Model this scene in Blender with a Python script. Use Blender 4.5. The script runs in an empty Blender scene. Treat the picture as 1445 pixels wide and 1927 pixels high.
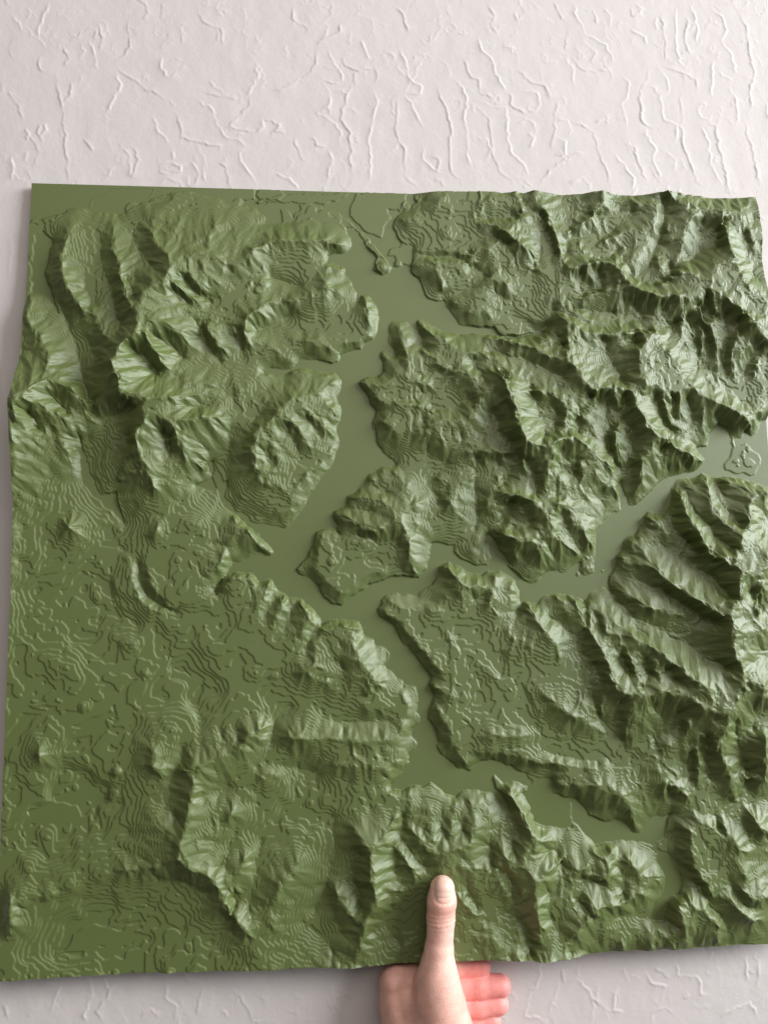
import bpy, math
import numpy as np
from mathutils import Matrix, Vector

# ------------------------------------------------------------------ camera
PW, PH = 1445.0, 1927.0            # photograph pixels
S = 0.55                           # the printed relief map is a square of 55 cm
F = 1450.0                         # focal length in photograph pixels
RIGHT, DOWN, CAM = None, None, None


def solve_camera():
    """Camera pose from the four corners of the square map."""
    corners = [(68, 347), (1411, 376), (1508, 1768), (-11, 1850)]
    P = [np.array([x - PW / 2, y - PH / 2, F]) for x, y in corners]
    tl, tr, br, bl = P
    vx = np.cross(np.cross(tl, tr), np.cross(bl, br)); vx /= np.linalg.norm(vx); vx *= np.sign(vx[0])
    vy = np.cross(np.cross(tl, bl), np.cross(tr, br)); vy /= np.linalg.norm(vy); vy *= np.sign(vy[1])
    n = np.cross(vx, vy); n /= np.linalg.norm(n)
    m = vx + vy; m /= np.linalg.norm(m); k = vx - vy; k /= np.linalg.norm(k)
    k = k - (k @ m) * m; k /= np.linalg.norm(k)
    vx = (m + k) / math.sqrt(2); vy = (m - k) / math.sqrt(2); n = np.cross(vx, vy)
    # least squares: scale and position of the square
    A, b = [], []
    for (u, v), (px, py) in zip([(0, 0), (S, 0), (S, S), (0, S)], corners):
        q = vx * u + vy * v
        x, y = (px - PW / 2) / F, (py - PH / 2) / F
        A += [[1, 0, -x], [0, 1, -y]]
        b += [x * q[2] - q[0], y * q[2] - q[1]]
    t = np.linalg.lstsq(np.array(A), np.array(b), rcond=None)[0]
    R = np.column_stack([vx, vy, n])          # board (u, v, depth) -> camera
    C = -R.T @ t                              # camera centre in board coordinates
    return R, C


R, C = solve_camera()
B2W = np.array([[1, 0, 0], [0, 0, 1], [0, -1, 0]], float)   # (u, v, depth) -> (X, Y, Z)
ORG = np.array([-S / 2, 0, S / 2])
CAMW = B2W @ C + ORG
Rw = B2W @ R.T                                 # camera axes (right, down, forward) in the world

sc = bpy.context.scene
cam = bpy.data.cameras.new('camera')
cam_ob = bpy.data.objects.new('camera', cam)
sc.collection.objects.link(cam_ob)
M = Matrix.Identity(4)
for i in range(3):
    M[i][0] = Rw[i][0]; M[i][1] = -Rw[i][1]; M[i][2] = -Rw[i][2]; M[i][3] = CAMW[i]
cam_ob.matrix_world = M
cam.sensor_fit = 'VERTICAL'; cam.sensor_height = 36.0; cam.lens = 36.0 * F / PH
cam.clip_start = 0.01; cam.clip_end = 50
sc.camera = cam_ob


def ray(px, py, y):
    """World point where the ray of a photograph pixel meets the plane Y = y."""
    d = Rw @ np.array([(px - PW / 2) / F, (py - PH / 2) / F, 1.0])
    t = (y - CAMW[1]) / d[1]
    return CAMW + d * t


# ------------------------------------------------------------------ light
wld = bpy.data.worlds.new('World'); sc.world = wld; wld.use_nodes = True
bg = wld.node_tree.nodes['Background']
bg.inputs['Color'].default_value = (1.0, 0.93, 0.87, 1); bg.inputs['Strength'].default_value = 0.13


def area(name, loc, target, sx, sy, power, col):
    l = bpy.data.lights.new(name, 'AREA'); l.shape = 'RECTANGLE'; l.size = sx; l.size_y = sy
    l.energy = power; l.color = col
    o = bpy.data.objects.new(name, l); sc.collection.objects.link(o)
    o.location = loc
    o.rotation_euler = (Vector(target) - Vector(loc)).to_track_quat('-Z', 'Y').to_euler()
    return o


area('window_light', (2.9, -1.25, 0.95), (0, 0, 0), 2.0, 1.6, 225, (0.95, 0.98, 1.0))
area('room_light', (0.5, -2.0, 1.5), (0, 0, 0), 2.6, 1.3, 30, (1.0, 0.91, 0.84))
sc.view_settings.view_transform = 'Standard'; sc.view_settings.look = 'None'
sc.view_settings.exposure = 0.0; sc.view_settings.gamma = 1.0
sc.view_settings.use_curve_mapping = False

# ------------------------------------------------------------------ helpers
GAP = 0.0160                        # sea level of the map to the wall
TH = 0.0025                        # thickness of the slab under sea level
rng = np.random.default_rng(7)


def lattice(x, y, seed):
    """Smooth value noise in -1..1 at float coordinates."""
    r = np.random.default_rng(seed); n = 256
    t = r.uniform(-1, 1, (n, n)).astype(np.float32)
    x = np.asarray(x, np.float32); y = np.asarray(y, np.float32)
    xi = np.floor(x).astype(np.int32); yi = np.floor(y).astype(np.int32)
    fx = x - xi; fy = y - yi
    fx = fx * fx * fx * (fx * (fx * 6 - 15) + 10); fy = fy * fy * fy * (fy * (fy * 6 - 15) + 10)
    x0, x1, y0, y1 = xi & 255, (xi + 1) & 255, yi & 255, (yi + 1) & 255
    a = t[y0, x0]; b = t[y0, x1]; c = t[y1, x0]; d = t[y1, x1]
    return (a * (1 - fx) + b * fx) * (1 - fy) + (c * (1 - fx) + d * fx) * fy


def fbm(x, y, seed, octaves=4, gain=0.5):
    s = 0; a = 1; n = 0
    for k in range(octaves):
        s = s + a * lattice(x * 2 ** k + 17.3 * k, y * 2 ** k + 5.1 * k, seed + k); n += a; a *= gain
    return s / n


def blur1(a, k, axis):
    a = np.moveaxis(np.asarray(a, np.float32), axis, 0).copy()
    for _ in range(k):
        p = np.concatenate([a[:1], a, a[-1:]])
        a = 0.25 * (p[:-2] + p[2:]) + 0.5 * a
    return np.moveaxis(a, 0, axis)


def blur(a, k):
    return blur1(blur1(a, k, 0), k, 1)


def grid_mesh(name, X, Y, Z, smooth=True):
    """Mesh from three (rows, cols) arrays."""
    r, c = X.shape
    me = bpy.data.meshes.new(name)
    me.vertices.add(r * c)
    me.vertices.foreach_set('co', np.stack([X, Y, Z], -1).astype(np.float32).ravel())
    i = np.arange(r * c).reshape(r, c)
    q = np.stack([i[:-1, :-1], i[1:, :-1], i[1:, 1:], i[:-1, 1:]], -1).reshape(-1, 4)
    m = len(q)
    me.loops.add(m * 4); me.loops.foreach_set('vertex_index', q.ravel().astype(np.int32))
    me.polygons.add(m)
    me.polygons.foreach_set('loop_start', np.arange(0, m * 4, 4, dtype=np.int32))
    me.polygons.foreach_set('use_smooth', np.full(m, smooth))
    me.update(calc_edges=True)
    return me


def link(name, me, mat, parent=None):
    o = bpy.data.objects.new(name, me); sc.collection.objects.link(o)
    if mat is not None:
        me.materials.append(mat)
    if parent is not None:
        o.parent = parent
    return o


def new_mat(name):
    m = bpy.data.materials.new(name); m.use_nodes = True
    nt = m.node_tree
    return m, nt, nt.nodes['Principled BSDF']


# ------------------------------------------------------------------ materials
def green_plastic():
    m, nt, p = new_mat('green_print_plastic')
    tc = nt.nodes.new('ShaderNodeTexCoord')
    n1 = nt.nodes.new('ShaderNodeTexNoise'); n1.inputs['Scale'].default_value = 9; n1.inputs['Detail'].default_value = 3
    nt.links.new(tc.outputs['Object'], n1.inputs['Vector'])
    mix = nt.nodes.new('ShaderNodeMix'); mix.data_type = 'RGBA'
    mix.inputs[6].default_value = (0.096, 0.128, 0.033, 1); mix.inputs[7].default_value = (0.107, 0.140, 0.039, 1)
    nt.links.new(n1.outputs['Fac'], mix.inputs[0]); nt.links.new(mix.outputs[2], p.inputs['Base Color'])
    n2 = nt.nodes.new('ShaderNodeTexNoise'); n2.inputs['Scale'].default_value = 40; n2.inputs['Detail'].default_value = 2
    nt.links.new(tc.outputs['Object'], n2.inputs['Vector'])
    rr = nt.nodes.new('ShaderNodeMapRange'); rr.inputs['To Min'].default_value = 0.44; rr.inputs['To Max'].default_value = 0.56
    nt.links.new(n2.outputs['Fac'], rr.inputs['Value']); nt.links.new(rr.outputs['Result'], p.inputs['Roughness'])
    p.inputs['Specular IOR Level'].default_value = 0.72
    # strands of the printed top skin, laid at 45 degrees and turned by 90 degrees on every other layer
    waves = []
    for ang in (45, -45):
        mp = nt.nodes.new('ShaderNodeMapping'); mp.inputs['Rotation'].default_value = (0, math.radians(ang), 0)
        nt.links.new(tc.outputs['Object'], mp.inputs['Vector'])
        wv = nt.nodes.new('ShaderNodeTexWave'); wv.bands_direction = 'X'; wv.inputs['Scale'].default_value = 430
        wv.inputs['Distortion'].default_value = 0.6; wv.inputs['Detail'].default_value = 1
        nt.links.new(mp.outputs['Vector'], wv.inputs['Vector']); waves.append(wv)
    xyz = nt.nodes.new('ShaderNodeSeparateXYZ'); nt.links.new(tc.outputs['Object'], xyz.inputs['Vector'])

    def mth(op, a, b=None):
        n = nt.nodes.new('ShaderNodeMath'); n.operation = op
        for i, v in enumerate((a, b)):
            if v is None:
                continue
            if isinstance(v, (int, float)):
                n.inputs[i].default_value = v
            else:
                nt.links.new(v, n.inputs[i])
        return n.outputs[0]
    odd = mth('FLOORED_MODULO', mth('FLOOR', mth('MULTIPLY', mth('ADD', xyz.outputs['Y'], 0.0001), 1 / 0.0005)), 2)
    wv = nt.nodes.new('ShaderNodeMix'); wv.data_type = 'FLOAT'
    nt.links.new(odd, wv.inputs[0]); nt.links.new(waves[0].outputs['Fac'], wv.inputs[2]); nt.links.new(waves[1].outputs['Fac'], wv.inputs[3])
    n3 = nt.nodes.new('ShaderNodeTexNoise'); n3.inputs['Scale'].default_value = 900; n3.inputs['Detail'].default_value = 2
    nt.links.new(tc.outputs['Object'], n3.inputs['Vector'])
    add = nt.nodes.new('ShaderNodeMath'); add.operation = 'ADD'
    nt.links.new(wv.outputs[0], add.inputs[0]); nt.links.new(n3.outputs['Fac'], add.inputs[1])
    bp = nt.nodes.new('ShaderNodeBump'); bp.inputs['Strength'].default_value = 0.5; bp.inputs['Distance'].default_value = 0.00008
    nt.links.new(add.outputs[0], bp.inputs['Height']); nt.links.new(bp.outputs['Normal'], p.inputs['Normal'])
    return m


def wall_paint():
    m, nt, p = new_mat('white_wall_paint')
    tc = nt.nodes.new('ShaderNodeTexCoord')
    n1 = nt.nodes.new('ShaderNodeTexNoise'); n1.inputs['Scale'].default_value = 6; n1.inputs['Detail'].default_value = 4
    nt.links.new(tc.outputs['Object'], n1.inputs['Vector'])
    mix = nt.nodes.new('ShaderNodeMix'); mix.data_type = 'RGBA'
    mix.inputs[6].default_value = (0.595, 0.555, 0.545, 1); mix.inputs[7].default_value = (0.63, 0.59, 0.58, 1)
    nt.links.new(n1.outputs['Fac'], mix.inputs[0]); nt.links.new(mix.outputs[2], p.inputs['Base Color'])
    p.inputs['Roughness'].default_value = 0.55; p.inputs['Specular IOR Level'].default_value = 0.35
    n2 = nt.nodes.new('ShaderNodeTexNoise'); n2.inputs['Scale'].default_value = 260; n2.inputs['Detail'].default_value = 3
    nt.links.new(tc.outputs['Object'], n2.inputs['Vector'])
    n3 = nt.nodes.new('ShaderNodeTexNoise'); n3.inputs['Scale'].default_value = 700; n3.inputs['Detail'].default_value = 2
    nt.links.new(tc.outputs['Object'], n3.inputs['Vector'])
    add = nt.nodes.new('ShaderNodeMath'); add.operation = 'MULTIPLY_ADD'; add.inputs[1].default_value = 0.5
    nt.links.new(n3.outputs['Fac'], add.inputs[0]); nt.links.new(n2.outputs['Fac'], add.inputs[2])
    bp = nt.nodes.new('ShaderNodeBump'); bp.inputs['Strength'].default_value = 0.45; bp.inputs['Distance'].default_value = 0.0003
    nt.links.new(add.outputs[0], bp.inputs['Height']); nt.links.new(bp.outputs['Normal'], p.inputs['Normal'])
    return m


GREEN = green_plastic()
PAINT = wall_paint()

# tiles in which features of the photograph were read: origin and scale
TILE = {'A': (0, 330, 2.89), 'B': (480, 330, 2.89), 'C': (945, 330, 2.89), 'D': (0, 800, 2.89), 'E': (480, 800, 2.89),
        'F': (945, 800, 2.89), 'G': (0, 1270, 2.89), 'H': (480, 1270, 2.89), 'I': (945, 1270, 2.89), 'J': (0, 1627, 2.89),
        'K': (600, 1600, 3.6125), 'L': (945, 1627, 2.89), 'T': (0, 0, 2.0014), 'U': (722, 0, 1.9986), 'P': (0, 0, 1),
        'Q': (0, 941, 1.9986), 'R': (723, 1016, 2.0014), 'V': (0, 320, 1.9986), 'W': (723, 339, 2.0014)}


def numbers(text):
    return [float(v) for v in text.replace(',', ' ').split()]
# ------------------------------------------------------------------ wall
WALL_LINES = '''
T+ 435 270 460 320 435 370 415 410 395 440
T+ 740 365 800 410 820 470 860 520 900 525 940 560
T+ 940 555 905 575 910 610 940 650 970 700
T+ 965 235 978 280 950 330 925 365
T+ 1225 320 1245 370 1235 410 1195 425 1240 450 1285 490 1285 540
T+ 1235 560 1255 600 1240 650 1230 700
T+ 1400 325 1425 380 1410 430 1390 520 1400 590 1395 670 1380 700
T+ 460 555 490 580 495 620 480 670
T+ 580 440 600 500 640 540
T+ 50 55 80 100 90 115
T+ 190 10 150 110 150 150
T+ 340 150 360 210 370 260
T+ 610 210 610 260 640 290 700 240
T+ 1240 190 1260 240 1290 280 1290 305 1250 315 1205 290
T+ 1360 150 1380 195 1395 225
T+ 640 610 685 620 685 645 640 655
T- 640 610 600 615 600 650 640 655
T+ 40 570 55 640 50 690
T+ 990 450 995 480 970 500
T+ 1085 590 1105 610 1085 640
T+ 1040 650 1090 670 1125 710
T+ 100 485 115 505 105 530
T+ 175 465 180 490 155 520
T+ 650 570 655 600
T+ 725 610 750 650
T+ 770 620 775 680
T- 370 85 385 140 375 190
T- 480 80 490 180 430 245
T- 440 260 500 300 540 330 600 360 625 390
T- 660 430 680 480 680 520 760 540 830 550 830 580
T- 1190 180 1190 240 1160 280 1085 325 1000 350
T- 940 360 940 400 870 460 850 485 970 500
T- 770 350 830 365 895 375
T- 210 290 235 420 245 520 262 690
T- 265 310 265 360 235 385
T- 1330 310 1300 370 1280 450 1310 490 1320 560 1315 600 1330 670
T- 1110 520 1130 590 1150 610
T- 1255 215 1290 220 1300 250 1340 265 1410 260 1420 290 1400 320
T- 495 555 520 600 505 650 490 670
T- 30 340 60 390 85 450
T- 610 10 605 70
T- 745 40 760 80 830 110 840 190
T- 1100 10 1100 70 1160 110 1150 130
T- 1280 90 1280 120 1190 160
T- 240 180 260 220 240 250
T- 990 450 1050 470 1030 495 1075 500
T- 310 520 350 570
T- 150 215 145 245 170 275
T- 150 470 140 500 160 540
T- 1170 520 1190 550 1235 560
T- 820 610 850 630 860 700
T- 100 640 120 680
U+ 720 10 725 60 750 100 760 130 830 165 860 210 850 250
U+ 830 30 855 60 850 105
U+ 355 140 370 190 410 230 420 280 455 330 460 350
U+ 270 300 300 330 315 380 305 430 315 500 320 600 335 640
U+ 355 375 400 400 460 405 470 450 465 520 485 580 530 620 545 680
U+ 680 210 710 250 720 320
U+ 900 285 925 320 915 370 895 390 905 430 915 475
U+ 80 360 110 400 150 480
U+ 60 180 85 230 95 290 145 330 140 355 75 355
U+ 1095 20 1100 150 1110 230 1135 255 1145 220
U+ 1030 245 1070 310 1070 350 1040 360 1055 450 1105 470 1100 540
U+ 1160 30 1180 100 1180 160
U+ 1215 20 1270 60 1290 110 1270 150 1310 210 1325 270 1310 300
U+ 1300 320 1325 380 1330 440 1325 470
U+ 980 480 1000 530 1025 560 1015 610 1045 680
U+ 870 580 910 630 940 680 940 720
U+ 500 470 530 445 570 470 570 490
U+ 540 500 570 520 550 560
U+ 645 450 690 450 710 490 690 515
U+ 650 515 685 530 685 580 640 590
U+ 530 340 580 350 590 390 570 420 530 420
U+ 690 690 740 665 780 690 785 720
U+ 1060 570 1100 600 1090 640
U+ 150 560 150 600 200 640 205 600 175 590
U+ 950 15 975 35 970 60
U+ 1235 230 1235 360
U+ 1440 390 1445 450
U+ 1190 470 1225 540 1230 620 1270 690
U+ 340 510 385 520 405 560 385 610
U+ 1265 270 1290 290 1310 300
U+ 930 110 985 140 990 165
U+ 440 175 490 180 485 200
U- 295 220 320 280 355 300 360 350 430 375
U- 500 265 550 310 605 325 620 380
U- 700 210 740 260 800 275 850 260
U- 1045 50 1055 190 1050 230
U- 690 110 680 190
U- 1000 245 990 290 960 340 965 450 1010 490
U- 1050 250 1130 280 1170 300 1175 340
U- 1110 340 1120 450 1120 540 1160 640 1200 720
U- 1255 440 1245 490 1270 600 1290 700 1305 740
U- 1355 460 1380 560 1400 640 1410 690
U- 1310 10 1360 110 1370 200 1390 280 1375 340 1380 390 1365 440
U- 45 365 50 430 40 480 70 550 75 620 85 670 130 710
U- 200 330 235 420 250 480 245 570 250 640 290 690
U- 390 430 400 500 410 590 430 640 490 690
U- 690 445 790 500 800 560 840 650 850 710
U- 470 350 480 400 540 425
U- 655 380 640 440 640 500 620 560
U- 780 30 800 90
U- 640 10 665 70
U- 45 30 75 70 90 120
U- 390 20 415 60 400 90 430 140
U- 930 530 950 600 990 690
U- 585 690 620 640 720 575 760 575
U- 800 470 840 440 830 480
U- 1140 60 1130 150 1150 210
U- 920 35 930 60 970 60
U- 500 45 505 75 530 45 520 20
J+ 510 690 480 790 460 820 480 860
J- 630 640 560 740 520 800 560 860
J+ 915 640 905 720 970 770 960 860
J- 1100 660 1080 760 1070 820
J+ 340 640 300 740 275 830
J- 10 760 40 830
J+ 1210 790 1240 830
J- 1290 700 1350 790 1360 840
L+ 210 540 205 620 150 700 125 820 200 830 240 860
L+ 405 620 480 700 500 780 490 860
L- 480 720 560 790 600 800
L+ 620 690 605 790 660 800
L+ 770 570 810 640 900 660
L- 820 560 910 620
L+ 945 530 960 570 950 600 1050 600 1080 640 1080 700 1130 705
L+ 1330 500 1330 640
L- 1390 510 1380 640 1350 720
L+ 1175 830 1280 770 1350 745 1390 830
L- 820 860 820 810 880 780 930 820
L+ 985 730 1020 710
L- 320 570 330 640
L+ 660 560 690 640
P+ 20 450 28 480 15 510
P- 35 1110 20 1125 8 1120
P+ 5 700 12 760 8 820
'''


def wall_y(z):
    """The map leans: its top rests near the wall, the fingers hold its foot off it."""
    return GAP - np.clip((z + S / 2) / S, -0.3, 1.6) * 0.0110


def on_wall(px, py):
    p = ray(px, py, GAP)
    for _ in range(3):
        p = ray(px, py, wall_y(p[2]))
    return p[[0, 2]]


def build_wall():
    d = 0.00085
    xs = np.concatenate([np.arange(-0.75, -0.34, 0.02), np.arange(-0.34, 0.34, d), np.arange(0.34, 0.76, 0.02)])
    zs = np.concatenate([np.arange(0.80, 0.49, -0.02), np.arange(0.49, 0.262, -d), np.arange(0.262, -0.264, -0.005),
                         np.arange(-0.264, -0.352, -d), np.arange(-0.352, -0.70, -0.02)])
    X, Z = np.meshgrid(xs, zs)
    h = np.zeros_like(X)
    k = np.random.default_rng(3)
    lines = []
    for ln in WALL_LINES.strip().splitlines():
        key, sign = ln[0], (1 if ln[1] == '+' else -1)
        v = numbers(ln[2:]); ox, oy, s = TILE[key]
        pts = [on_wall(ox + a / s, oy + b / s) for a, b in zip(v[::2], v[1::2])]
        lines.append((np.array(pts), sign, 1.0))
    # many short random trowel edges between the traced ones
    for _ in range(900):
        p = np.array([k.uniform(-0.34, 0.34), k.choice([k.uniform(0.26, 0.49), k.uniform(-0.36, -0.24), k.uniform(0.38, 0.48), k.uniform(-0.2, 0.3)])])
        a = k.uniform(0, 6.28); n = k.integers(2, 12); turn = k.normal(0, 0.45); pts = [p]
        st = k.uniform(0.0015, 0.004)
        for _ in range(n):
            a += turn + k.normal(0, 0.5)
            p = p + st * np.array([math.cos(a) * 0.8, math.sin(a)]); pts.append(p)
        lines.append((np.array(pts), int(k.choice([-1, 1])), k.uniform(0.2, 0.7)))
    for pts, sign, amp in lines:
        # finer, jittered polyline
        fine = [pts[0]]
        for a, b in zip(pts[:-1], pts[1:]):
            m = max(2, int(np.linalg.norm(b - a) / 0.0028))
            for j in range(1, m + 1):
                fine.append(a + (b - a) * j / m + (k.normal(0, 0.0007, 2) if j < m else 0))
        pts = np.array(fine)
        lo = pts.min(0) - 0.010; hi = pts.max(0) + 0.010
        ci = np.where((xs > lo[0]) & (xs < hi[0]))[0]; ri = np.where((zs > lo[1]) & (zs < hi[1]))[0]
        if len(ci) < 2 or len(ri) < 2:
            continue
        sl = (slice(ri[0], ri[-1] + 1), slice(ci[0], ci[-1] + 1))
        gx, gz = X[sl], Z[sl]
        best = np.full(gx.shape, 1e9); sd = np.zeros_like(gx); tt = np.zeros_like(gx)
        dv = pts[-1] - pts[0]
        down = -1 if dv[1] < 0 else 1           # travelling down: the light side is on the left of the line
        if abs(dv[1]) < 0.3 * abs(dv[0]):
            down = -1 if dv[0] > 0 else 1
        n = len(pts) - 1
        for j in range(n):
            a, b = pts[j], pts[j + 1]; d = b - a; L2 = d @ d + 1e-12
            t = np.clip(((gx - a[0]) * d[0] + (gz - a[1]) * d[1]) / L2, 0, 1)
            ex = gx - a[0] - t * d[0]; ez = gz - a[1] - t * d[1]
            q = ex * ex + ez * ez
            side = np.sign(d[0] * ez - d[1] * ex)
            m = q < best
            best[m] = q[m]; sd[m] = side[m]; tt[m] = (j + t[m]) / n
        dist = np.sqrt(best) * sd * (-down) * sign      # > 0 on the low side
        ends = np.clip(np.minimum(tt, 1 - tt) * 7, 0.15, 1)
        rise = 1 / (1 + np.exp(np.clip(dist / 0.00015, -60, 60)))
        prof = rise * (0.16 + 0.84 * np.exp(np.minimum(dist, 0) / 0.0010)) * np.clip(1 + dist / 0.0085, 0, 1)
        wob = 0.75 + 0.5 * lattice(gx * 140 + 9, gz * 140 + 3, 77)
        h[sl] = np.maximum(h[sl], 0.0008 * amp * prof * ends * wob)
    h += 0.0003 * fbm(X * 18 + 40, Z * 14 + 40, 11, 3) + 0.00012 * fbm(X * 90 + 40, Z * 70 + 40, 21, 2)
    me = grid_mesh('wall', X, wall_y(Z) - h, Z)
    o = link('wall', me, PAINT)
    o['kind'] = 'structure'


build_wall()
# ------------------------------------------------------------------ relief map
WATER = '''
B 525 380 490 420 440 425 395 440 385 480 440 487 485 505 485 540 520 580 550 640 556 700 580 655 620 660 655 710 672 780 665 850 640 890 590 910 575 945 500 960 460 975 455 1010 420 1025 370 1010 330 1000 240 1000 200 1050 150 1055 110 1045 40 1075 100 1085 160 1090 200 1065 240 1055 270 1050 340 1065 430 1075 465 1115 460 1170 440 1210 465 1260 465 1330 440 1400
E 445 50 465 80 465 110 435 150 425 220 380 260 340 310 300 370 280 400 260 450 215 510 165 560 110 560 60 540 0 530
D 1340 515 1290 480 1230 430 1215 380 1245 330 1235 300 1215 310 1170 360 1100 345 1060 330 1130 300 1170 250 1160 190 1130 215 1180 350 1230 440 1310 520 1445 640
E 0 575 60 640 98 690 85 710 0 690
D 1440 695 1380 700 1310 745 1265 740 1240 790 1190 860 1170 910 1180 925 1230 820 1290 800 1370 810 1410 860 1435 840
E 0 810 40 845 90 835 110 880 150 910 180 940 230 930 300 990 350 1050 360 1090 390 1070 480 1060 560 1070 580 1110 590 1150 640 1165 650 1200 700 1210 735 1240 730 1290 700 1305 740 1340 770 1380 800 1390 810 1430
H 770 20 800 50 830 60 870 65 880 110 875 200 895 230 890 260 850 290 845 330 880 370 870 400 830 430 835 480 790 540 735 590 730 625 800 630 840 610 930 600 955 585 980 605 1030 650 1090 665 1150 625 1240 640 1280 640 1300 660 1330 700 1380 740 1375 700 1310 620 1290 560 1300 540
I 0 590 60 575 140 610 165 575 130 530 70 510 0 475
H 1300 460 1220 465 1190 500 1170 525 1080 480 1020 440 985 380 985 310 945 240 950 180 975 110 945 40
E 950 1445 940 1410 960 1370 920 1320 850 1230 790 1160 760 1090 680 1040 665 1000 690 950 740 920 830 920 890 935 890 915 900 900 960 870 985 830 1000 770 1050 745 1110 770 1170 810 1230 820 1260 795 1330 795 1390 830 1430 900 1440 1000
F 75 1035 120 960 190 975 230 930 290 920 370 925 440 960 465 940 480 890 530 870 595 920 575 860 580 820 610 770 620 710 650 680 660 620 720 600 740 560 790 470 870 488 890 460 915 400 915 350 940 300 960 280 1020 295 1080 262 1120 285 1140 290 1200 285 1300 290 1400 330 1445 350 1520 380
F 1520 200 1520 -40 1400 -20 1390 50 1350 60 1310 20 1300 70 1245 75 1215 10 1170 -10
F 1120 60 1110 115 1045 120 1060 150 1095 190 1080 215 1040 250 960 270 880 290 850 310 760 400 730 430 690 440 660 370 640 300 630 330 635 430 640 460 590 470 520 560 500 600 495 680 500 710 480 750 515 800 500 815 470 800 430 790 420 740 380 770 350 800 300 790 235 800 200 840 150 858 110 840 60 790 0 740
E 1400 770 1350 700 1300 620 1270 590 1255 600 1265 640 1280 720 1260 760 1200 765 1110 720 1080 690 1080 650 1020 640 955 640 945 700 930 780 890 830 830 820 730 825 640 860 520 930 470 980 420 970 360 910 320 850 240 805 225 780 290 720 320 640 335 580 380 565 440 575 465 600 450 540 425 500 430 470 490 440 500 385 550 365 565 330 600 300 620 250 690 225 760 225 770 215 720 170 690 130 660 80 650 0
B 650 1400 640 1340 660 1280 625 1240 600 1180 565 1130 590 1110 660 1100 700 1070 695 1040 680 960 700 945 740 960 765 1000 760 960 720 920 705 890 725 840 750 795 830 800 870 820 900 880 912 890 880 840 875 800 890 780 930 800 1060 860 1110 870 1190 860 1270 870 1400 885
C 60 890 140 872 220 862 225 852 140 858 80 876 0 868
B 1380 870 1320 860 1295 825 1275 830 1150 820 1090 810 1070 760 1040 710 1030 680 990 685 940 670 910 610 890 560 850 530 845 495 800 480 740 500 725 530 690 545 660 520 650 480 665 450 600 385 560 310 520 280 490 285 515 340
'''
LAKES = [  # (height in mm, outline)
    (0.0, 'I 370 690 380 800 440 860 500 930 560 910 700 900 820 930 880 880 895 780 915 750 800 790 750 860 700 850 640 790 560 800 470 760 450 720 400 665'),
    (0.5, 'I 165 580 150 615 100 640 150 720 170 800 210 820 290 830 380 835 370 690 390 665 270 640 265 560 200 560'),
    (0.5, 'I 840 940 830 1010 880 1100 870 1180 820 1240 800 1330 870 1340 895 1240 960 1190 975 1120 940 1010 890 960'),
    (0.0, 'F 800 470 870 488 890 460 915 400 915 350 880 290 830 350 790 400 760 430'),
    (0.5, 'A 160 -40 1445 -10 1445 130 1160 130 1010 90 930 100 830 130 760 170 700 150 690 215 540 205 400 185 270 230 120 265'),
    (0.3, 'B 0 20 840 20 880 150 800 200 760 245 750 290 775 340 800 370 860 385 860 440 845 490 740 500 600 330 470 230 300 160 0 150'),
    (0.7, 'A 185 380 240 300 290 350 270 480 250 540 290 640 330 760 280 700 240 660 175 640'),
    (0.4, 'D 420 150 440 60 490 280 560 380 640 360 680 540 560 440 470 340'),
    (0.6, 'G 270 690 420 710 450 780 340 830 180 810 150 740'),
    (0.5, 'J 400 380 520 320 640 360 820 380 700 440 560 440 430 470 280 500 380 440'),
]
STEPS = [
    (0.5, 'F 1250 65 1262 115 1320 100 1345 130 1390 160 1400 210 1370 268 1280 265 1210 245 1203 212 1240 170'),
    # thin printed terraces on the plains (height added, outline)
    (0.40, 'A 205 230 280 225 400 185 480 195 545 215 690 215 715 150 770 170 830 110 850 70 620 70 590 100 500 140 490 180 470 185 400 180 270 225 200 260'),
    (0.38, 'B 555 95 515 190 515 220 590 300 685 343 700 280 740 230 720 180 790 200 830 95'),
    (0.38, 'B 20 80 135 75 160 110 130 140 30 135 5 110'),
    (0.36, 'B 0 150 150 105 330 100 510 100 440 145 350 155 250 155 100 145'),
    (0.36, 'B 0 200 100 230 120 205 190 235 260 195 360 225 470 260 530 300 600 400 660 450 610 360 560 300 460 210 300 165 0 150'),
    (0.36, 'B 760 440 720 440 735 400 785 395 800 370 860 385 870 440 840 490 760 500'),
    (0.36, 'F 500 600 560 560 625 565 600 620 540 650 530 700 500 740 480 770 460 740'),
    (0.36, 'F 960 280 1020 300 1080 265 1120 290 1050 300 1000 330 960 380 940 330'),
]
KNOBS = [('B', 693, 495, 13, 2.3), ('B', 822, 165, 8, 1.3), ('B', 778, 483, 7, 0.9), ('F', 462, 775, 14, 2.2), ('F', 545, 793, 3, 0.7),
         ('G', 410, 615, 7, 1.0), ('G', 365, 628, 4, 0.8), ('G', 615, 655, 8, 1.4), ('G', 640, 525, 11, 2.4), 
         ('E', 395, 660, 8, 1.0), ('E', 418, 748, 7, 1.0), ('B', 620, 785, 10, 1.0), 
         ('B', 45, 598, 16, 2.0), 
         
         ('G', 460, 165, 10, 1.4), ('F', 1330, 200, 15, 0.9), ('F', 1312, 150, 9, 0.7), ('F', 1270, 225, 10, 0.5), ('D', 700, 250, 15, 3.0)]
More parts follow.
